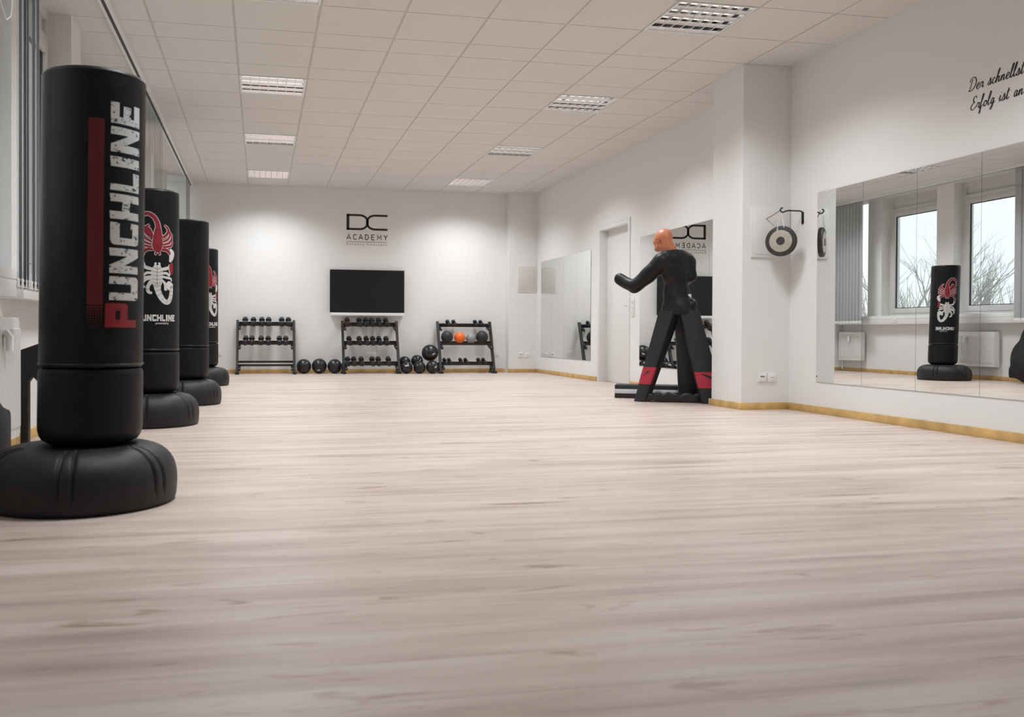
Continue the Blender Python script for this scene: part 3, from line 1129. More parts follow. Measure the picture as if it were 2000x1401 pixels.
# black gym bag at the left picture edge
t = thing('gym_bag', 'black gym bag at the left picture edge beside the nearest punching bag', 'bag', (-1.21, 3.97, 0))
me = blob_mesh([('b', (0, 0, 0.16), (0.24, 0.5, 0.28)), ('e', (0.0, 0, 0.20), (0.16, 0.28, 0.22))], 0.02, 14, 'body', M['fabric'])
zmin = min(v.co.z for v in me.vertices)
for v in me.vertices:
    v.co.z -= zmin
obj('body', me, t)
MB().tube([(0.06, -0.16, 0.33), (0.08, -0.10, 0.375), (0.07, 0.0, 0.39), (0.08, 0.10, 0.375), (0.06, 0.16, 0.33)], 0.011, 8).build('handle', M['fabric'], t)
MB().tube([(0.165, -0.2, 0.235), (0.172, -0.205, 0.235)], 0.012, 10).build('ring', M['bolt'], t)

# black frame standing between radiator and bag
t = thing('folding_bench', 'black steel frame standing behind the nearest punching bag', 'bench', (-1.205, 5.22, 0))
for xa in (-0.10, 0.35):
    MB().box2((xa, -0.025, 0), (xa+0.042, 0.025, 0.40), 0.003).build('leg', M['steel'], t)
b = MB()
b.loops([[(-0.10, -0.03, 0.56), (0.02, -0.03, 0.605), (0.40, -0.03, 0.70), (0.40, -0.03, 0.05), (0.30, -0.03, 0.05), (-0.035, -0.03, 0.415), (-0.06, -0.03, 0.38), (-0.10, -0.03, 0.38)], [(-0.10, 0.03, 0.56), (0.02, 0.03, 0.605), (0.40, 0.03, 0.70), (0.40, 0.03, 0.05), (0.30, 0.03, 0.05), (-0.035, 0.03, 0.415), (-0.06, 0.03, 0.38), (-0.10, 0.03, 0.38)]])
b.build('top_panel', M['steel'], t, smooth=False)
# black backpack seen in the large mirror
t = thing('backpack', 'black backpack standing at the window wall, seen in the large mirror', 'backpack', (-1.16, 10.22, 0))
me = blob_mesh([('e', (0, 0, 0.20), (0.14, 0.27, 0.26)), ('b', (0, 0, 0.06), (0.22, 0.46, 0.12)), ('e', (-0.02, -0.05, 0.36), (0.12, 0.19, 0.27)), ('e', (0.10, 0, 0.16), (0.07, 0.18, 0.14))], 0.02, 8, 'body', M['fabric'])
zmin = min(v.co.z for v in me.vertices)
for v in me.vertices:
    v.co.z -= zmin
    v.co.z *= 1.22
obj('body', me, t)
MB().tube([(0.0, -0.12, 0.68), (0.01, -0.10, 0.77), (0.01, -0.06, 0.79), (0.01, -0.02, 0.76), (0.0, 0.0, 0.68)], 0.012, 8).build('handle', M['fabric'], t)

# ================================================================== FAR WALL
TVY = YB-0.012


def fw_(px, py, y=YB):
    p = at(px, py, 1, y)
    return p


# logo decal
t = thing('wall_logo', 'dark academy logo lettering on the far wall above the television', 'wall sign', (1.386, YB, 1.9))
lw, lh = 0.682, 0.262       # DC mark
zc = 2.609-1.9
MB().box2((-0.19, -0.0012, 1.96-1.9), (0.92, -0.0002, 2.97-1.9)).build('carrier_foil', M['foil'], t, smooth=False)


def strip(b, pts, wd, y=-0.003):
    P = [Vector((p[0], p[1])) for p in pts]
    L, R_ = [], []
    for i, q in enumerate(P):
        d0 = (P[i]-P[max(i-1, 0)])
        d1 = (P[min(i+1, len(P)-1)]-P[i])
        d = (d0.normalized() if d0.length else d1.normalized())+(d1.normalized() if d1.length else d0.normalized())
        d.normalize()
        n_ = Vector((-d.y, d.x))
        ref = d1 if d1.length else d0
        c = max(0.5, abs(d.dot(ref.normalized())))
        w = wd/2/c
        L.append(q+n_*w)
        R_.append(q-n_*w)
    for i in range(len(P)-1):
        a = [L[i], R_[i], R_[i+1], L[i+1]]
        fr_ = [(p.x, y, p.y) for p in a]
        bk = [(p.x, y+0.0015, p.y) for p in a]
        b.loops([fr_, bk])


b = MB()
zT, zB = 2.625-1.9, 2.361-1.9
tk = 0.034
hh = (zT-zB)/2
zm_ = (zT+zB)/2
# D: stem, then bars that round into the shared waist
b.box2((0, -0.003, zB), (0.046, -0.0015, zT))
xs = 0.345       # waist centre
def arc(cx, cz, rx, rz, a0, a1, n=10):
    return [(cx+rx*math.cos(math.radians(a0+(a1-a0)*i/n)), cz+rz*math.sin(math.radians(a0+(a1-a0)*i/n))) for i in range(n+1)]


rz_ = hh-tk/2
ex = 0.005
upD = [(0.0, zT-tk/2)] + arc(xs-0.130, zm_+0.030, 0.130-ex, rz_-0.030, 90, 0)
dnD = [(0.0, zB+tk/2)] + arc(xs-0.130, zm_-0.030, 0.130-ex, rz_-0.030, -90, 0)
strip(b, upD+[(xs-ex, zm_)], tk)
strip(b, dnD+[(xs-ex, zm_)], tk)
upC = [(lw, zT-tk/2)] + arc(xs+0.130, zm_+0.030, 0.130-ex, rz_-0.030, 90, 180)
dnC = [(lw, zB+tk/2)] + arc(xs+0.130, zm_-0.030, 0.130-ex, rz_-0.030, -90, -180)
strip(b, upC+[(xs+ex, zm_)], tk)
strip(b, dnC+[(xs+ex, zm_)], tk)
b.build('monogram', M['ink'], t, smooth=False)


def flat_text(s, wtot, z0, zh, bold, space, name, m, par, x0=0.0):
    me = text_mesh(s, 1.0, bold, space)
    xs_ = [v.co.x for v in me.vertices]
    ys_ = [v.co.y for v in me.vertices]
    kx = wtot/(max(xs_)-min(xs_))
    cap = max(ys_) if s.isupper() else 0.70
    ky = zh/cap
    mn = min(xs_)
    for v in me.vertices:
        v.co = Vector((x0+(v.co.x-mn)*kx, -0.003, z0+v.co.y*ky))
    b = bmesh.new()
    b.from_mesh(me)
    r = bmesh.ops.extrude_face_region(b, geom=b.faces[:])
    bmesh.ops.translate(b, vec=(0, 0.0015, 0), verts=[v for v in r['geom'] if isinstance(v, bmesh.types.BMVert)])
    bmesh.ops.recalc_face_normals(b, faces=b.faces)
    me2 = bpy.data.meshes.new(name)
    b.to_mesh(me2)
    b.free()
    me2.materials.append(m)
    return obj(name, me2, par)


CAPS = {
    'A': [[(0, 0), (0.5, 1), (1, 0)], [(0.20, 0.30), (0.80, 0.30)]],
    'C': [[(0.97, 0.80), (0.80, 0.96), (0.5, 1.0), (0.18, 0.86), (0.06, 0.5), (0.18, 0.14), (0.5, 0.0), (0.80, 0.04), (0.97, 0.20)]],
    'D': [[(0.08, 0), (0.08, 1), (0.48, 1), (0.80, 0.86), (0.95, 0.5), (0.80, 0.14), (0.48, 0), (0.08, 0)]],
    'E': [[(1, 1), (0.08, 1), (0.08, 0), (1, 0)], [(0.08, 0.52), (0.88, 0.52)]],
    'M': [[(0.06, 0), (0.06, 1), (0.5, 0.32), (0.94, 1), (0.94, 0)]],
    'Y': [[(0, 1), (0.5, 0.46), (1, 1)], [(0.5, 0.46), (0.5, 0)]],
}
b = MB()
for ch, x0_, w_ in zip('ACADEMY', (0.004, 0.108, 0.204, 0.308, 0.412, 0.509, 0.620), (0.066, 0.060, 0.066, 0.060, 0.054, 0.072, 0.060)):
    for st in CAPS[ch]:
        strip(b, [(x0_+px_*w_, 2.206-1.9+py_*0.082) for px_, py_ in st], 0.0125)
b.build('academy_lettering', M['ink'], t, smooth=False)
MB().box2((0, -0.003, 2.165-1.9), (lw, -0.0015, 2.171-1.9)).build('underline', M['ink2'], t, smooth=False)
flat_text('Defence Concepts', lw*0.985, 2.112-1.9, 0.036, 0.0, 1.9, 'small_lettering', M['ink2'], t)

# television
t = thing('television', 'wide black flat television on the far wall above the middle rack', 'television', (1.728, YB, 0.965))
tw, th = 1.235, 0.703
MB().box((0, -0.060, 0.031+th/2), (tw, 0.034, th), bevel=0.004).build('bezel', M['bezel'], t)
MB().box((0, -0.0785, 0.033+th/2), (tw-0.018, 0.004, th-0.022)).build('screen', M['screen'], t, smooth=False)
MB().box2((-0.2, -0.045, 0.2), (0.2, 0.0, 0.55)).build('wall_mount', M['bezel'], t, smooth=False)
t = thing('soundbar', 'slim white bar directly under the television', 'soundbar', (1.728, YB, 0.93))
MB().box((0, -0.055, 0.036), (tw-0.02, 0.10, 0.05), bevel=0.008).build('body', M['white'], t)
MB().box2((-0.3, -0.01, 0.02), (0.3, 0.0, 0.055)).build('bracket', M['white'], t, smooth=False)
for nm, x, z1, lb in (('cable_duct', 1.503, 0.93, 'thin white cable duct under the television, left of two'), ('cable_duct', 1.905, 0.93, 'thin white cable duct under the television, right of two')):
    o = MB().box2((-0.012, -0.012, 0), (0.012, 0, z1-0.30), 0.002).build(nm, M['plastic'])
    o.location = (x, YB, 0.30)
    tag(o, lb, 'cable duct')


# wall sockets
def make_socket(double=True, kind='power'):
    t = thing('wall_socket', 'x', 'wall socket')
    b = MB()
    b.box((0, -0.006, 0), (0.081, 0.012, 0.081), bevel=0.003)
    b.build('cover', M['plastic'], t)
    b = MB()
    if kind == 'power':
        b.lathe([(0.0195, 0.0), (0.0195, 0.002), (0.018, 0.0025), (0.001, 0.0025)], 24, None, True, True)
        b.xf(Matrix.Translation((0, -0.0105, 0)) @ Matrix.Rotation(PI/2, 4, 'X'))
        b.build('insert', M['plastic'], t)
        b = MB()
        for s in (-1, 1):
            b.box((s*0.0105, -0.0135, 0), (0.0075, 0.002, 0.0075), bevel=0.002)
        b.build('hole', M['slot'], t)
    else:
        for s in (-1, 0, 1):
            b.box((s*0.014, -0.0125, 0.006), (0.010, 0.002, 0.012))
        b.build('jack', M['slot'], t, smooth=False)
    return t


sp = make_socket(kind='power')
sd = make_socket(kind='data')
used = {}


def put_socket(proto, loc, rz, label):
    key = id(proto)
    o = proto if key not in used else dup(proto)
    used[key] = 1
    o.location = loc
    o.rotation_euler = (0, 0, rz)
    o['label'] = label


put_socket(sp, (1.768, YB, 0.30), 0, 'white power socket behind the middle rack, left of the pair')
put_socket(sp, (1.852, YB, 0.30), 0, 'white power socket behind the middle rack, right of the pair')
put_socket(sp, (3.945, YB, 0.325), 0, 'white power socket beside the rack with the orange ball')
put_socket(sp, (-0.655, YB, 0.325), 0, 'white power socket on the far wall beside the farthest punching bag')
put_socket(sd, (4.325, 14.28, 0.30), 0, 'white data socket low on the far corner pier')
put_socket(sp, (4.437, 14.28, 0.30), 0, 'white power socket low on the far corner pier')
put_socket(sd, (4.349, PY0, 0.287), 0, 'white data socket low on the pillar below the gong')
put_socket(sp, (4.441, PY0, 0.286), 0, 'white power socket low on the pillar below the gong')
put_socket(sp, (XL+0.125, 12.95, 0.915), PI/2, 'white power socket on the sill trunking, seen in the large mirror')

# flat wall panels
t = thing('inspection_panel', 'beige square inspection panel on the far corner pier', 'wall panel', (4.427, 14.28, 1.365))
MB().box((0, -0.006, 0.225), (0.335, 0.012, 0.45), bevel=0.003).build('frame', M['panelw'], t)
MB().box((0, -0.013, 0.225), (0.30, 0.004, 0.415), bevel=0.0015).build('cover', mat('beige_panel', (0.66, 0.63, 0.585), 0.5, var=0.01), t)
t = thing('fuse_cabinet', 'white square fuse cabinet door on the pillar behind the gong', 'wall panel', (4.415, PY0, 1.345))
MB().box((0, -0.007, 0.223), (0.375, 0.014, 0.446), bevel=0.004).build('frame', M['panelw'], t)
MB().box((0.004, -0.0155, 0.226), (0.325, 0.005, 0.395), bevel=0.0015).build('cover', M['panelw'], t)

# light switches beside the door
t = thing('light_switch', 'white triple light switch beside the white door', 'light switch', (XR, 10.35, 0.995), -PI/2)
MB().box((0, -0.005, 0), (0.081, 0.010, 0.224), bevel=0.003).build('cover', M['plastic'], t)
for i in range(3):
    s = MB().box((0, -0.0115, -0.071+0.071*i), (0.055, 0.005, 0.055), bevel=0.002).build('rocker', M['plastic'], t)
    MB().box((0, -0.0145, -0.071+0.071*i+0.004), (0.012, 0.002, 0.014)).build('mark', M['slot'], s, smooth=False)

# ================================================================== RACKS, DUMBBELLS, BALLS
def post_y(z):
    return YB-0.09-0.33*(1-z/0.86)


TIER = {'top': (0.792, 0.756), 'middle': (0.494, 0.450), 'bottom': (0.165, 0.115)}


def shelf_point(tier, ks, along, perp, tilt):
    """(y, z) of a spot on the tilted shelf, measured from the axis of a dumbbell lying there"""
    zb_, zf_ = TIER[tier]
    zc_ = (zb_+zf_)/2
    y0, z0 = post_y(zc_)-0.015, zc_+0.036+0.024*ks
    return (y0+along*math.cos(tilt)-perp*math.sin(tilt), z0+along*math.sin(tilt)+perp*math.cos(tilt))


def make_rack(xl, xr, label, rz=0.0, balls=False, empty=False):
    xm = (xl+xr)/2
    hw = (xr-xl)/2
    t = thing('dumbbell_rack', label, 'dumbbell rack', (xm, YB-0.30, 0), rz, 'black three shelf racks at the far wall')
    Y0 = YB-0.30
    for sx in (-1, 1):
        b = MB()
        x = sx*(hw-0.02)
        ring = []
        for z in (0.0, 0.86):
            y = post_y(z)-Y0
            ring.append([(x-0.020, y-0.03, z), (x+0.020, y-0.03, z), (x+0.020, y+0.03, z), (x-0.020, y+0.03, z)])
        b.loops(ring)
        p = b.build('post', M['steel'], t, smooth=False)
        b = MB()
        y = post_y(0.0)-Y0
        b.box((x, y+0.09, 0.02), (0.055, 0.34, 0.04), bevel=0.006)
        b.build('foot', M['steel'], t)
        b = MB()
        b.box((x, post_y(0.1)-Y0+0.20, 0.10), (0.03, 0.03, 0.14))
        b.build('rear_strut', M['steel'], t, smooth=False)
    for nm, (zb_, zf_) in TIER.items():
        zc_ = (zb_+zf_)/2
        yp = post_y(zc_)-Y0
        ks = 0.77 if balls else 1.0
        tl = math.radians(14) if (balls and nm == 'middle') else math.radians(24)
        al = 0.062 if ((balls and nm == 'middle') or (empty and nm == 'bottom')) else 0.027*ks
        rh = 0.034 if al > 0.05 else 0.044
        for part, sg in (('rear_rail', 1), ('front_rail', -1)):
            c = shelf_point(nm, ks, sg*al, -0.0145*ks-0.0025-rh/2, tl)
            b = MB()
            b.box((0, c[0]-Y0, c[1]), (2*hw-0.07, 0.008, rh), rot=Matrix.Rotation(tl, 3, 'X'))
            b.build(part, M['steel'], t, smooth=False)
        for sx in (-1, 1):
            b = MB()
            x = sx*(hw-0.055)
            b.box((x, yp-0.02, zf_-0.012), (0.034, 0.20, 0.048), rot=Matrix.Rotation(math.radians(14), 3, 'X'), bevel=0.004)
            br_ = b.build('bracket', M['steel'], t)
            b = MB()
            b.box((x, yp-0.121, zf_-0.020), (0.014, 0.010, 0.014), bevel=0.004)
            b.build('bolt', M['bolt'], br_)
    return t


RACKS = [(461, 577, 'the left rack'), (668, 779.5, 'the rack under the television'), (856, 963.5, 'the rack with the orange ball')]
rk = []
for (a, c, nm) in RACKS:
    xl = at(a, 680, 1, post_y(0.45)-0.03).x
    xr = at(c, 680, 1, post_y(0.45)-0.03).x
    rk.append((xl, xr))
make_rack(*rk[0], 'left black steel rack with an empty bottom shelf', 0.0, False, True)
make_rack(*rk[1], 'middle black steel rack under the television, all shelves with dumbbells')
make_rack(*rk[2], 'right black steel rack with balls on its middle shelf', 0.0, True)


def make_db(m):
    t = thing('dumbbell', 'x', 'dumbbell')
    for s in (-1, 1):
        b = MB()
        r = 0.0465
        prof_ = [(0.030, -0.036), (r-0.006, -0.034), (r, -0.024), (r, 0.024), (r-0.006, 0.034), (0.030, 0.036)]
        b.lathe(prof_, 6, None, True, True)
        b.xf(Matrix.Rotation(PI/2, 4, 'X') @ Matrix.Rotation(0, 4, 'Z'))
        b.xf(Matrix.Translation((0, s*0.075, 0)))
        b.build('head', m, t, True, 20)
    MB().tube([(0, -0.060, 0), (0, 0.060, 0)], 0.0145, 12).build('handle', M['chrome'], t)
    return t


DBK = make_db(M['hexr'])
DBM = make_db(M['maroon'])
first = {}
z1 = 180/1940.
z2 = 160/975.
z3 = 210/2000.
DBS = [(0, 'top', [440+x*z1 for x in (417, 592, 772, 912, 1190, 1330)]),
       (0, 'middle', [440+x*z1 for x in (428, 560, 753, 905, 1141, 1273)]),
       (1, 'top', [640+x*z2 for x in (236, 381, 457, 529, 614, 700)]),
       (1, 'middle', [640+x*z2 for x in (260, 381, 467, 541, 619, 701)]),
       (1, 'bottom', [640+x*z2 for x in (243, 315, 406, 537, 609, 730)]),
       (2, 'top', [840+x*z3 for x in (345, 455, 858, 957)]),
       (2, 'bottom', [840+x*z3 for x in (288, 375, 588, 682, 922, 1015)])]
rx_hex = math.radians(24)
for ri, tier, pxs in DBS:
    zb_, zf_ = TIER[tier]
    zc_ = (zb_+zf_)/2
    yp = post_y(zc_)
    for i, px in enumerate(pxs):
        proto = DBM if (ri == 1 and tier == 'top' and i == 0) else DBK
        o = proto if proto not in first else dup(proto)
        first[proto] = 1
        yy = yp-0.015
        zz = (zb_+zf_)/2+0.036+0.024*(0.77 if ri == 2 else 1)
        o.location = (at(px, 650, 1, yy-0.02).x, yy, zz)
        o.rotation_euler = (rx_hex, 0, math.radians(rnd.uniform(-2, 2)+(6 if ri == 2 else 0)))
        k_ = 0.77 if ri == 2 else 1.0
        o.scale = (k_, k_, k_)
        o['label'] = '%s black hex dumbbell from left, %s shelf, %s' % (ORD[i], tier, RACKS[ri][2][4:])
        if proto is DBM:
            o['label'] = 'dark maroon hex dumbbell at the left end of the top shelf under the television'
        o['group'] = 'hex dumbbells on the racks'


def make_ball(name, label, cat, r, m, loc, patch=None, grooves=2, group=None, rot=(0, 0, 0)):
    t = thing(name, label, cat, loc, 0, group)
    b = MB()
    bmesh.ops.create_uvsphere(b.b, u_segments=64, v_segments=40, radius=r)
    for v in b.b.verts:
        n_ = v.co.normalized()
        d = 0
        if grooves >= 1:
            for c in (n_.x, n_.y, n_.z)[:grooves+1]:
                d = max(d, math.exp(-(c/0.022)**2))
        v.co -= n_*d*0.0025
    b.xf((Matrix.Rotation(rot[0], 4, 'X') @ Matrix.Rotation(rot[1], 4, 'Y') @ Matrix.Rotation(rot[2], 4, 'Z')))
    b.build('shell', m, t, True, 80)
    if patch:
        az, el, w, h, tilt = patch
        b = MB()
        nd = Vector((math.cos(el)*math.sin(az), -math.cos(el)*math.cos(az), math.sin(el)))
        rt = Vector((math.cos(az), math.sin(az), 0))
        up = rt.cross(nd)*-1
        up = nd.cross(rt)
        ca, sa = math.cos(tilt), math.sin(tilt)
        rt2, up2 = rt*ca+up*sa, up*ca-rt*sa
        # a few strokes of a printed mark
        for (u0, v0, u1, v1) in ((-1, -1, -0.55, 1), (-0.4, -0.7, 0.0, 1), (0.1, -1, 0.5, 0.6), (0.6, -0.8, 1, 1), (-1, -0.25, 1, 0.2)):
            N = 6
            for i in range(N):
                a0, a1 = u0+(u1-u0)*i/N, u0+(u1-u0)*(i+1)/N
                q = []
                for (uu, vv) in ((a0, v0), (a1, v0), (a1, v1), (a0, v1)):
                    q.append((nd*r+rt2*uu*w+up2*vv*h).normalized()*(r+0.0008))
                b.face(q)
        b.build('printed_mark', M['swhite'], t)
    return t


def zoomball(px, py, rp, Y, oz=None):
    p = at(px, py, 1, Y)
    d = (p-Vector((0, 0, CAMZ))).dot(FW)
    return p, rp/FPX*d


kA, kB = 360/2000., 360/2000.
grp = 'black medicine balls on the floor'
for i, (x, y, rp, lab, patch) in enumerate((
        (852, 697, 80, 'black medicine ball touching the left rack', None),
        (1020, 695, 82, 'black medicine ball in the middle of three, white mark at its bottom', (-0.15, -0.55, 0.022, 0.011, 0.3)),
        (1187, 698, 79, 'black medicine ball touching the left leg of the rack under the television', None))):
    Y = 14.20
    p, r = zoomball(440+x*kA, 590+y*kA, rp*kA, Y)
    make_ball('medicine_ball', lab, 'ball', r, M['ball'], (p.x, Y, r), patch, 1, grp, (0.4+0.5*i, 0.3, 0.2*i))
pile = (
    (301, 701, 66, 14.04, 0, 'black medicine ball at the left front of the pile between the racks', (-0.1, 0.35, 0.03, 0.012, 0.2)),
    (441, 701, 67, 14.04, 0, 'black medicine ball at the middle front of the pile between the racks', None),
    (581, 704, 71, 14.02, 0, 'black medicine ball at the right front of the pile, white mark', (0.35, 0.05, 0.024, 0.012, 0.7)),
    (279, 655, 66, 14.232, 0.02, 'black medicine ball at the back left of the pile between the racks', None),
    (414, 640, 66, 14.226, 0.03, 'black medicine ball at the back of the pile beside the topmost one', (0.4, 0.2, 0.02, 0.008, 0.9)),
    (553, 552, 90, 14.15, None, 'large black medicine ball on top of the pile, white mark', (0.3, -0.12, 0.026, 0.012, 0.45)))
pb = []
for i, (x, y, rp, Y, fz, lab, patch) in enumerate(pile):
    p, r = zoomball(740+x*kB, 590+y*kB, rp*kB, Y)
    z = r
    if fz is None:
        z = p.z
    elif fz > 0:
        z = p.z
    # touch, do not sink into, the balls already lying there
    for (qx, qy, qz, qr) in pb:
        need = (r+qr+0.001)**2-(p.x-qx)**2-(Y-qy)**2
        if need > 0 and abs(z-qz) < math.sqrt(need):
            z = qz+math.sqrt(need)
    pb.append((p.x, Y, z, r))
    make_ball('medicine_ball', lab, 'ball', r, M['ball'], (p.x, Y, z), patch, 1, grp, (0.7*i, 0.5, 0.3*i))
zb_, zf_ = TIER['middle']
yp = post_y(0.47)
for (x, y, rp, m, lab, nm) in ((312, 448, 113, M['ballm'], 'large black ball at the left of the middle shelf on the right rack', 'medicine_ball'),
                               (547, 478, 104, M['orange'], 'bright orange ball on the middle shelf of the right rack', 'medicine_ball'),
                               (757, 476, 95, M['grey'], 'grey ball beside the orange ball on the right rack', 'medicine_ball'),
                               (963, 465, 115, M['ballm'], 'black ball at the right end of the middle shelf on the right rack', 'medicine_ball')):
    p, r = zoomball(840+x*z3, 610+y*z3, rp*z3, yp-0.02)
    # rest on both rails
    tl = math.radians(14)
    top = -0.0145*0.77-0.0025
    c = shelf_point('middle', 0.77, 0, top+math.sqrt((r+0.003)**2-0.058**2), tl)
    make_ball(nm, lab, 'ball', r, m, (p.x, c[0], c[1]), None, 1 if m is M['grey'] else 0, 'balls on the right rack', (0.5, 0.4, 0.3))

# ================================================================== MIRRORS
def mirror(y0, y1, z0, z1, label, group):
    b = MB().box2((XR-0.006, y0+0.0012, z0), (XR-0.0005, y1-0.0012, z1))
    me = b.mesh('mirror_panel', [M['mirror'], M['seal']], False)
    for p in me.polygons:
        p.material_index = 0 if p.normal.x < -0.9 else 1
    o = obj('mirror_panel', me)
    tag(o, label, 'mirror', group)


MZ0, MZ1 = 0.266, 1.862
for i in range(7):
    y1 = 6.627-0.573*i
    lab = ['tall mirror panel on the near right wall, first from the pillar', 'tall mirror panel on the near right wall, second from the pillar', 'tall mirror panel on the near right wall, third from the pillar', 'tall mirror panel on the near right wall, fourth from the pillar', 'tall mirror panel on the near right wall, fifth from the pillar', 'tall mirror panel on the near right wall, sixth from the pillar', 'tall mirror panel on the near right wall, seventh from the pillar'][i]
    mirror(y1-0.573, y1, MZ0, MZ1, lab, 'large mirrors on the near right wall')
for i in range(4):
    y1 = 14.05-0.5635*i
    mirror(y1-0.5635, y1, MZ0+0.012, MZ1, 'mirror panel between far corner and door, %s from the far corner' % ORD[i], 'mirrors beside the far corner')
ys2 = [10.151, 9.58, 9.012, 8.437, 7.866, 7.545]
for i in range(5):
    mirror(ys2[i+1], ys2[i], MZ0+0.005, MZ1, 'mirror panel behind the training dummy, %s from the door' % ORD[i], 'mirrors behind the training dummy')

# ================================================================== SCRIPT LETTERING ON THE RIGHT WALL
# strokes drawn in letter units (x right along the wall, y up), slanted by hand
GL = {
    'D': (0.78, [[(0.10, 0.02), (0.22, 0.45), (0.34, 0.92)], [(0.06, 0.70), (0.16, 0.94), (0.42, 1.02), (0.66, 0.88), (0.74, 0.58), (0.60, 0.22), (0.34, 0.03), (0.10, 0.02), (0.04, 0.10)]]),
    'e': (0.42, [[(0.02, 0.18), (0.22, 0.24), (0.34, 0.38), (0.28, 0.48), (0.16, 0.42), (0.08, 0.20), (0.16, 0.03), (0.32, 0.06), (0.44, 0.18)]]),
    'r': (0.38, [[(0.02, 0.18), (0.14, 0.46), (0.20, 0.40), (0.32, 0.42), (0.24, 0.16), (0.28, 0.03), (0.40, 0.14)]]),
    's': (0.40, [[(0.00, 0.12), (0.16, 0.34), (0.24, 0.52), (0.28, 0.26), (0.20, 0.04), (0.06, 0.04), (0.06, 0.12)], [(0.20, 0.04), (0.30, 0.06), (0.42, 0.18)]]),
    'c': (0.40, [[(0.32, 0.38), (0.24, 0.46), (0.12, 0.36), (0.07, 0.16), (0.16, 0.03), (0.30, 0.07), (0.42, 0.20)]]),
    'h': (0.48, [[(0.00, 0.18), (0.22, 0.62), (0.32, 0.96), (0.24, 1.0), (0.16, 0.70), (0.04, 0.0)], [(0.08, 0.16), (0.22, 0.42), (0.32, 0.42), (0.28, 0.18), (0.32, 0.03), (0.48, 0.18)]]),
    'n': (0.48, [[(0.02, 0.20), (0.12, 0.44), (0.06, 0.02)], [(0.08, 0.16), (0.22, 0.42), (0.32, 0.42), (0.28, 0.18), (0.32, 0.03), (0.48, 0.18)]]),
    'l': (0.30, [[(0.00, 0.16), (0.20, 0.56), (0.30, 0.96), (0.22, 1.0), (0.12, 0.62), (0.07, 0.16), (0.14, 0.02), (0.30, 0.16)]]),
    't': (0.32, [[(0.00, 0.16), (0.14, 0.48), (0.22, 0.84)], [(0.22, 0.84), (0.10, 0.20), (0.16, 0.02), (0.32, 0.16)], [(0.04, 0.60), (0.34, 0.64)]]),
    'E': (0.60, [[(0.56, 0.86), (0.46, 1.0), (0.28, 0.94), (0.22, 0.72), (0.34, 0.56), (0.42, 0.56)], [(0.34, 0.56), (0.12, 0.42), (0.04, 0.18), (0.18, 0.0), (0.40, 0.06), (0.56, 0.26)]]),
    'f': (0.34, [[(0.02, 0.14), (0.20, 0.56), (0.32, 0.94), (0.24, 1.0), (0.16, 0.66), (0.04, -0.10), (0.00, -0.40), (0.08, -0.36), (0.14, 0.00), (0.34, 0.20)]]),
    'o': (0.42, [[(0.22, 0.44), (0.10, 0.32), (0.08, 0.10), (0.20, 0.02), (0.32, 0.16), (0.32, 0.36), (0.22, 0.44), (0.30, 0.34), (0.44, 0.36)]]),
    'g': (0.44, [[(0.32, 0.40), (0.20, 0.46), (0.08, 0.24), (0.14, 0.04), (0.26, 0.14), (0.34, 0.44)], [(0.34, 0.44), (0.28, 0.00), (0.16, -0.34), (0.04, -0.32), (0.16, -0.10), (0.44, 0.16)]]),
    'i': (0.28, [[(0.02, 0.18), (0.14, 0.46), (0.08, 0.16), (0.12, 0.03), (0.28, 0.16)], [(0.19, 0.64), (0.21, 0.69)]]),
    'a': (0.46, [[(0.32, 0.42), (0.20, 0.46), (0.08, 0.24), (0.12, 0.03), (0.24, 0.10), (0.34, 0.44), (0.30, 0.14), (0.34, 0.03), (0.48, 0.18)]]),
    ' ': (0.26, []),
}
t = thing('wall_lettering', 'dark handwritten script lettering high on the near right wall', 'wall sign', (XR, 5.045, 2.28), -PI/2)


def smooth_path(P, sub=5):
    out = []
    P = [Vector(p) for p in P]
    for i in range(len(P)-1):
        p0, p1, p2, p3 = P[max(i-1, 0)], P[i], P[i+1], P[min(i+2, len(P)-1)]
        for j in range(sub):
            q = j/sub
            out.append(0.5*((2*p1)+(-p0+p2)*q+(2*p0-5*p1+4*p2-p3)*q*q+(-p0+3*p1-3*p2+p3)*q**3))
    out.append(P[-1])
    return out


def script_line(txt, x0, z0, cap, name):
    b = MB()
    x = x0
    for ch in txt+' ':
        w, strokes = GL[ch]
        if ch == ' ':
            b.build(name, M['ink'], t, smooth=False)
            b = MB()
        for st in strokes:
            pts = smooth_path([(p[0], p[1]) for p in st])
            L, R_ = [], []
            for i, q in enumerate(pts):
                d = (pts[min(i+1, len(pts)-1)]-pts[max(i-1, 0)])
                if d.length < 1e-9:
                    d = Vector((1, 0))
                d.normalize()
                n_ = Vector((-d.y, d.x))
                wd = 0.048+0.05*abs(d.y)*(1 if d.y < 0 else 0.6)
                L.append(q+n_*wd/2)
                R_.append(q-n_*wd/2)
            for i in range(len(pts)-1):
                quad = [L[i], R_[i], R_[i+1], L[i+1]]
                b.loops([[(x+(p.x*0.95+0.14*p.y)*cap, -0.0018, z0+p.y*cap) for p in quad], [(x+(p.x*0.95+0.14*p.y)*cap, -0.0004, z0+p.y*cap) for p in quad]])
        x += w*cap*(0.93 if ch != ' ' else 1.5)
    return x


script_line('Der schnellst', 0.012, 0.004, 0.084, 'script_word')
script_line('Erfolg ist an', 0.030, -0.124, 0.084, 'script_word')

# ================================================================== GONG
GX, GY, GZ = 4.4023, 6.8326, 1.4723
gr = 0.131
t = thing('gong', 'round gong with black rim and bright ring hanging at the pillar', 'gong', (GX, GY, GZ), math.radians(-136.5+90))
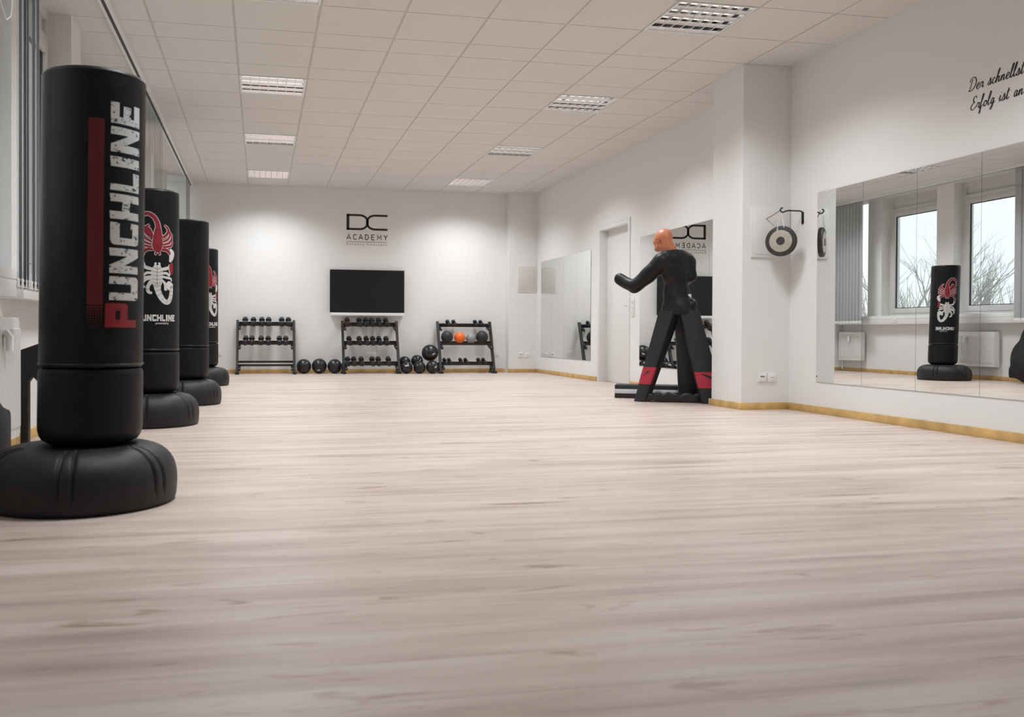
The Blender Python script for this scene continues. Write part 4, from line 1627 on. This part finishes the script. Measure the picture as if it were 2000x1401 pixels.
# local -Y faces the viewer
mtx = Matrix.Rotation(PI/2, 4, 'X')
b = MB().lathe([(0.001, 0.012), (0.034, 0.012), (0.036, 0.0105)], 64, None, True, False)
b.xf(mtx).build('boss', M['gongb'], t)
b = MB().lathe([(0.036, 0.0105), (0.060, 0.0092), (0.090, 0.0075), (0.0945, 0.007)], 64)
b.xf(mtx).build('bright_ring', M['gongs'], t)
b = MB().lathe([(0.0945, 0.007), (0.115, 0.006), (0.126, 0.003), (gr, -0.004), (gr-0.002, -0.032), (gr-0.008, -0.032), (gr-0.009, -0.006), (0.11, 0.002), (0.001, 0.004)], 64, None, False, True)
b.xf(mtx).build('shell', M['gongb'], t)
for sx in (-1, 1):
    MB().tube([(sx*0.026, -0.008, gr*0.86), (sx*0.024, -0.004, gr+0.01), (sx*0.012, 0.004, 0.19), (sx*0.004, 0.002, 0.236)], 0.0028, 6).build('cord', M['cord'], t)
b = MB()
b.tube([(-0.026, -0.011, gr*0.88), (-0.030, -0.016, gr*0.70), (-0.027, -0.014, gr*0.55)], 0.003, 6)
b.tube([(-0.026, -0.011, gr*0.88), (-0.020, -0.016, gr*0.66), (-0.014, -0.014, gr*0.42)], 0.0022, 6)
b.build('cord_end', M['cord'], t)
t = thing('gong_bracket', 'black bent metal bracket on the right wall holding the gong', 'bracket', (XR, 6.835, 1.738))
b = MB()
b.tube([(-0.006, 0, -0.115), (-0.006, 0, -0.02), (-0.014, 0, -0.004), (-0.03, 0, 0.0), (-0.14, 0.004, 0.0), (-0.165, 0.008, -0.006), (-0.185, 0.010, -0.016), (-0.205, 0.008, -0.012), (-0.216, 0.004, 0.004), (-0.210, 0, 0.018), (-0.196, -0.002, 0.020)], 0.0062, 10)
b.build('rod', M['black'], t)
MB().box((-0.003, 0, -0.06), (0.006, 0.03, 0.10), bevel=0.002).build('wall_plate', M['black'], t)
t = thing('gong_mallet', 'thin brown wooden stick hanging from the gong bracket', 'mallet', (4.405, 6.866, 1.728))
b = MB()
b.tube([(0.012, -0.006, 0.016), (-0.015, 0.07, -0.020), (-0.038, 0.140, -0.046)], 0.0045, 8)
b.build('stick', M['wood'], t)

# ================================================================== TRAINING DUMMY
DA = math.atan2(-0.449, 0.893)
t = thing('training_dummy', 'life size training dummy in black suit with bare terracotta head before the mirrors', 'training dummy', (3.98, 7.93, 0), DA)
V = Vector
parts = [
    ('e', (0.000, 0.010, 1.28), (0.156, 0.110, 0.200), Rz(0.60)),
    ('e', (0.010, 0.000, 1.38), (0.155, 0.095, 0.115), Rz(0.60)),
    ('e', (0.004, 0.010, 1.08), (0.128, 0.100, 0.200), Rz(0.35)),
    ('e', (0.026, 0.010, 0.95), (0.160, 0.122, 0.12), Rz(0.1)),
    ('e', (0.018, 0.005, 0.990), (0.144, 0.112, 0.07), Rz(0.15)),
    ('e', (0.024, 0.004, 0.955), (0.156, 0.118, 0.06), Rz(0.1)),
    ('e', (0.028, 0.003, 0.925), (0.168, 0.124, 0.055)),
    ('e', (0.032, 0.002, 0.895), (0.178, 0.129, 0.05)),
    ('e', (0.035, 0.000, 0.868), (0.188, 0.133, 0.042)),
    ('e', (0.150, 0.000, 0.955), (0.050, 0.085, 0.055)),
    ('e', (0.010, 0.010, 1.02), (0.138, 0.108, 0.12), Rz(0.3)),
    ('c', (-0.030, 0.030, 1.40), (-0.060, 0.040, 1.475), 0.080, 0.062),
    ('e', (-0.090, -0.045, 1.395), (0.090, 0.085, 0.085)),
    ('c', (-0.128, -0.060, 1.375), (-0.270, -0.045, 1.235), 0.090, 0.078),
    ('c', (-0.270, -0.045, 1.235), (-0.398, -0.030, 1.128), 0.078, 0.069),
    ('c', (-0.398, -0.030, 1.128), (-0.470, 0.010, 1.165), 0.064, 0.062),
    ('c', (-0.470, 0.010, 1.165), (-0.545, 0.050, 1.213), 0.062, 0.058),
    ('e', (0.098, 0.060, 1.380), (0.080, 0.085, 0.085)),
    ('c', (0.110, 0.075, 1.370), (0.130, 0.070, 1.235), 0.080, 0.068),
    ('c', (0.125, 0.085, 1.225), (0.060, 0.230, 1.170), 0.062, 0.054),
    ('c', (0.060, 0.230, 1.170), (-0.040, 0.330, 1.230), 0.054, 0.050),
]
sme = blob_mesh(parts, 0.011, 7, 'suit', M['suit'])
for v in sme.vertices:      # soft cloth creases
    p = v.co
    cr = 0.0035*math.sin(38*p.z+12*p.x)*math.sin(17*p.x-9*p.z+3*p.y)
    v.co += v.normal*cr
suit = obj('suit', sme, t)
bv = BVHTree.FromPolygons([v.co.copy() for v in sme.vertices], [tuple(p.vertices) for p in sme.polygons])


def on_suit(x, z, off=0.003, y0=-1.0):
    h = bv.ray_cast(V((x, y0, z)), V((0, 1, 0)))
    return (h[0]+V((0, -off, 0))) if h[0] else V((x, -0.1, z))


MB().tube([on_suit(x, z, 0.001) for x, z in ((0.020, 1.475), (0.045, 1.43), (0.070, 1.36), (0.088, 1.28), (0.094, 1.20), (0.100, 1.12), (0.104, 1.04))], 0.0042, 6).build('back_seam', M['piping'], t)
MB().tube([on_suit(x, z, 0.0) for x, z in ((-0.165, 1.44), (-0.135, 1.40), (-0.110, 1.345), (-0.108, 1.29), (-0.118, 1.25))], 0.0036, 6).build('sleeve_seam', M['piping'], t)
MB().tube([on_suit(x, z, 0.0) for x, z in ((0.195, 0.905), (0.15, 0.900), (0.07, 0.900), (-0.01, 0.902), (-0.09, 0.906), (-0.130, 0.910))], 0.0048, 6).build('hem', M['piping'], t)
lp = on_suit(0.128, 1.035, 0.004)
MB().box(lp, (0.036, 0.005, 0.034), rot=Rz(0.5), bevel=0.001).build('white_tag', M['plastic'], t)
on_ = on_suit(0.13, 1.0, 0.004)
MB().box(on_, (0.05, 0.008, 0.016), rot=Rz(0.5), bevel=0.002).build('strap', M['piping'], t)

# head
HP = math.radians(45)
HC = V((-0.128, 0.050, 1.590))
RH = Rz(HP)          # local +y is the face direction


def hp(x, y, z):
    return HC + RH @ V((x, y, z))


hparts = [
    ('e', hp(0, -0.012, 0.030), (0.076, 0.096, 0.084), RH),
    ('e', hp(0, 0.030, 0.000), (0.068, 0.068, 0.085), RH),
    ('e', hp(0, 0.040, -0.050), (0.055, 0.056, 0.062), RH),
    ('e', hp(0, 0.070, -0.088), (0.030, 0.026, 0.024), RH),
    ('c', hp(0.036, 0.012, -0.062), hp(0.022, 0.060, -0.086), 0.030, 0.024),
    ('c', hp(-0.036, 0.012, -0.062), hp(-0.022, 0.060, -0.086), 0.030, 0.024),
    ('c', hp(-0.028, 0.083, 0.024), hp(0.028, 0.083, 0.024), 0.013, 0.013),
    ('c', hp(0, 0.094, 0.012), hp(0, 0.112, -0.026), 0.009, 0.014),
    ('e', hp(0, 0.094, -0.056), (0.026, 0.012, 0.007), RH),
    ('e', hp(0, 0.092, -0.068), (0.022, 0.012, 0.008), RH),
    ('e', hp(0.040, 0.068, -0.016), (0.022, 0.018, 0.016), RH),
    ('e', hp(-0.040, 0.068, -0.016), (0.022, 0.018, 0.016), RH),
    ('c', hp(0, -0.030, -0.06), V((-0.060, 0.035, 1.455)), 0.058, 0.064),
    ('c', hp(0, -0.050, -0.02), V((-0.040, 0.020, 1.47)), 0.055, 0.055),
]
head = obj('head', blob_mesh(hparts, 0.0065, 5, 'head', M['skin']), t)
for s in (-1, 1):
    b = MB()
    ring = []
    for i in range(15):
        a = math.radians(-80+280*i/14)
        ring.append(hp(s*0.0765+s*0.012*max(0, -math.cos(a)*0.6+0.4), -0.006-0.017*math.cos(a)*1.0, -0.020+0.036*math.sin(a)))
    b.tube(ring, [0.004+0.002*math.sin(PI*i/14) for i in range(15)], 8)
    b.tube([hp(s*0.074, 0.004, -0.010), hp(s*0.079, -0.006, -0.018), hp(s*0.075, 0.0, -0.040)], [0.006, 0.010, 0.007], 8)
    b.build('ear', M['skin'], head)
for s in (-1, 1):
    b = MB()
    bmesh.ops.create_uvsphere(b.b, u_segments=16, v_segments=10, radius=0.011)
    b.xf(Matrix.Translation(hp(s*0.030, 0.086, 0.004)))
    b.build('eye', mat('painted_eye', (0.55, 0.42, 0.36), 0.35, var=0.05), head)


def beam(p0, p1, w0, d0, w1, d1, rz, name, m, par, bev=0.018, wid_dir=None):
    b = MB()
    rings = []
    p0, p1 = V(p0), V(p1)
    r_ = Rz(rz)
    N = 10
    for i in range(N+1):
        q = i/N
        c = p0.lerp(p1, q)
        w, d = w0+(w1-w0)*q, d0+(d1-d0)*q
        ring = []
        for sx, sy in ((-1, -1), (1, -1), (1, 1), (-1, 1)):
            cx, cyy = sx*w/2, sy*d/2
            cs = [(cx, cyy-sy*bev), (cx-sx*bev*0.3, cyy-sy*bev*0.3), (cx-sx*bev, cyy)]
            if sx*sy < 0:
                cs.reverse()
            for px_, py_ in cs:
                ring.append(c + r_ @ V((px_, py_, 0)))
        rings.append(ring)
    b.loops(rings)
    return b.build(name, m, par, True, 40)


LEGS = [
    # foot, hip, w/d at foot, w/d at hip, turn
    ((-0.318, -0.02, 0.0), (-0.052, -0.01, 0.89), 0.120, 0.125, 0.165, 0.19, -0.42),
    ((0.345, -0.05, 0.0), (0.118, -0.01, 0.89), 0.215, 0.20, 0.185, 0.20, 0.10),
    ((0.150, 0.19, 0.0), (0.070, 0.06, 0.88), 0.230, 0.13, 0.170, 0.12, 0.05),
]
for i, (ft, hip, w0, d0, w1, d1, rz) in enumerate(LEGS):
    lg = beam(ft, hip, w0, d0, w1, d1, rz, 'leg', M['pad'], t)
    if i < 2:
        z0_, z1_ = (0.175, 0.345) if i == 0 else (0.150, 0.305)
        a = V(ft).lerp(V(hip), z0_/0.9)
        c = V(ft).lerp(V(hip), z1_/0.9)
        q0, q1 = z0_/0.9, z1_/0.9
        dA, dB = d0+(d1-d0)*q0, d0+(d1-d0)*q1
        rr_ = Rz(rz)
        rb_ = beam(a+rr_ @ V((0, -(dA/2-0.020), 0)), c+rr_ @ V((0, -(dB/2-0.020), 0)), w0+(w1-w0)*q0+0.004, 0.046, w0+(w1-w0)*q1+0.004, 0.046, rz, 'red_band', M['redband'], lg, 0.017)
        rb_['label'] = 'red band across the leg pad'
        # dark slash mark on the band
        mid = a.lerp(c, 0.66)
        r_ = Rz(rz)
        yo = -(d0+(d1-d0)*(q0+q1)/2)/2-0.0045
        sg = 1 if i == 0 else -1
        b = MB()
        ww = w0*0.62
        q4 = [(-ww*0.55, -0.040), (-ww*0.20, -0.016), (ww*0.70, 0.036), (ww*0.05, 0.036)]
        if i == 1:
            q4 = [(-ww*0.42, 0.036), (ww*0.1, 0.026), (ww*0.70, -0.014), (ww*0.70, -0.048)]
        b.loops([[mid + r_ @ V((x_, yo, z_)) + V(((hip[0]-ft[0])/0.9*z_, (hip[1]-ft[1])/0.9*z_, 0)) for x_, z_ in q4], [mid + r_ @ V((x_, yo+0.003, z_)) + V(((hip[0]-ft[0])/0.9*z_, (hip[1]-ft[1])/0.9*z_, 0)) for x_, z_ in q4]])
        b.build('slash_mark', M['pad'], rb_, smooth=False)
# crumpled weight cushion between the feet
me = blob_mesh([('b', (0.0, 0.02, 0.055), (0.60, 0.20, 0.09))], 0.012, 5, 'base_cushion', M['crumple'])
zmin = min(v.co.z for v in me.vertices)
for v in me.vertices:
    p = v.co
    p.z -= zmin
    if p.z > 0.02:
        p.z += 0.010*math.sin(31*p.x+7*p.y)*math.sin(23*p.y+11*p.x)+0.006*math.sin(67*p.x)
        p.y -= 0.008*math.sin(41*p.x+30*p.z)
obj('base_cushion', me, t)

# flat black block with a light stripe behind the dummy's feet
t = thing('foam_block', 'flat black block with a light grey stripe lying behind the dummy', 'foam block', (4.055, 8.402, 0), DA)
MB().box((-0.03, 0.02, 0.068), (0.86, 0.26, 0.136), bevel=0.008).build('block', M['pad'], t)
b = MB()
b.box((-0.03, 0.02, 0.072), (0.8635, 0.2635, 0.048), bevel=0.006)
b.build('stripe', M['stripeg'], t)

# ================================================================== OUTSIDE THE WINDOWS
o = MB().box2((-60, -30, -2.6), (XL-0.6, 50, -2.5)).build('ground', M['grass'], smooth=False)
struct(o, 'pale winter lawn outside the windows', 'lawn')


def make_tree(x, y, h, seed, label):
    rr = random.Random(seed)
    b = MB()
    def grow(p, d, L, r, depth):
        n = 4
        pts, rs = [p.copy()], [r]
        dd = d.copy()
        for i in range(n):
            dd = (dd+V((rr.uniform(-.16, .16), rr.uniform(-.16, .16), rr.uniform(-.05, .12)))).normalized()
            p = p+dd*(L/n)
            pts.append(p.copy())
            rs.append(r*(1-0.42*(i+1)/n))
        b.tube(pts, rs, 5 if depth < 2 else 4, True)
        if depth >= 5:
            return
        for kk in range(rr.choice((3, 3, 4)) if depth < 4 else 2):
            q = rr.uniform(0.45, 1.0)
            i = min(n, max(1, int(q*n+0.5)))
            a = rr.uniform(0, 2*PI)
            sp_ = rr.uniform(0.35, 0.85)
            nd = (dd+V((math.cos(a)*sp_, math.sin(a)*sp_, rr.uniform(-0.1, 0.35)))).normalized()
            grow(pts[i], nd, L*rr.uniform(0.58, 0.78), rs[i]*0.66, depth+1)
    grow(V((0, 0, 0)), V((0, 0, 1)), h*0.30, h*0.018, 0)
    o = b.build('bare_tree', M['bark'])
    o.location = (x, y, -2.5)
    tag(o, label, 'tree', 'bare trees outside the windows')


make_tree(-9.5, 22.4, 9.0, 3, 'bare tree outside, seen in the second mirror panel from the pillar')
make_tree(-8.0, 27.2, 9.5, 11, 'bare tree outside, seen at the left edge of the large mirrors')
make_tree(-11.5, 18.2, 6.5, 23, 'bare tree outside, seen at the left of the rightmost mirrored window')
make_tree(-18.5, 31.5, 10.5, 31, 'distant bare tree outside, behind the one in the second mirror panel')


def make_hedge(x, y, ln, seed, label):
    rr = random.Random(seed)
    b = MB()
    for i in range(520):
        yy = rr.uniform(-ln/2, ln/2)
        p = V((rr.uniform(-.6, .6), yy, 0))
        d = V((rr.uniform(-.35, .35), rr.uniform(-.35, .35), 1)).normalized()
        L = rr.uniform(3.2, 5.4)
        pts = [p]
        for k_ in range(4):
            d = (d+V((rr.uniform(-.25, .25), rr.uniform(-.25, .25), rr.uniform(-.1, .1)))).normalized()
            pts.append(pts[-1]+d*L/4)
        b.tube(pts, [0.030, 0.024, 0.018, 0.012, 0.006], 4)
        for k_ in (2, 3):
            d2 = (d+V((rr.uniform(-.8, .8), rr.uniform(-.8, .8), rr.uniform(-.1, .5)))).normalized()
            b.tube([pts[k_], pts[k_]+d2*L*0.16, pts[k_]+d2*L*0.3+V((0, 0, 0.1))], [0.012, 0.009, 0.004], 4)
    o = b.build('hedge', M['twig'])
    o.location = (x, y, -2.5)
    tag(o, label, 'hedge')


make_hedge(-14.0, 26.5, 15, 5, 'pale leafless hedge outside, seen low in the mirrored windows')
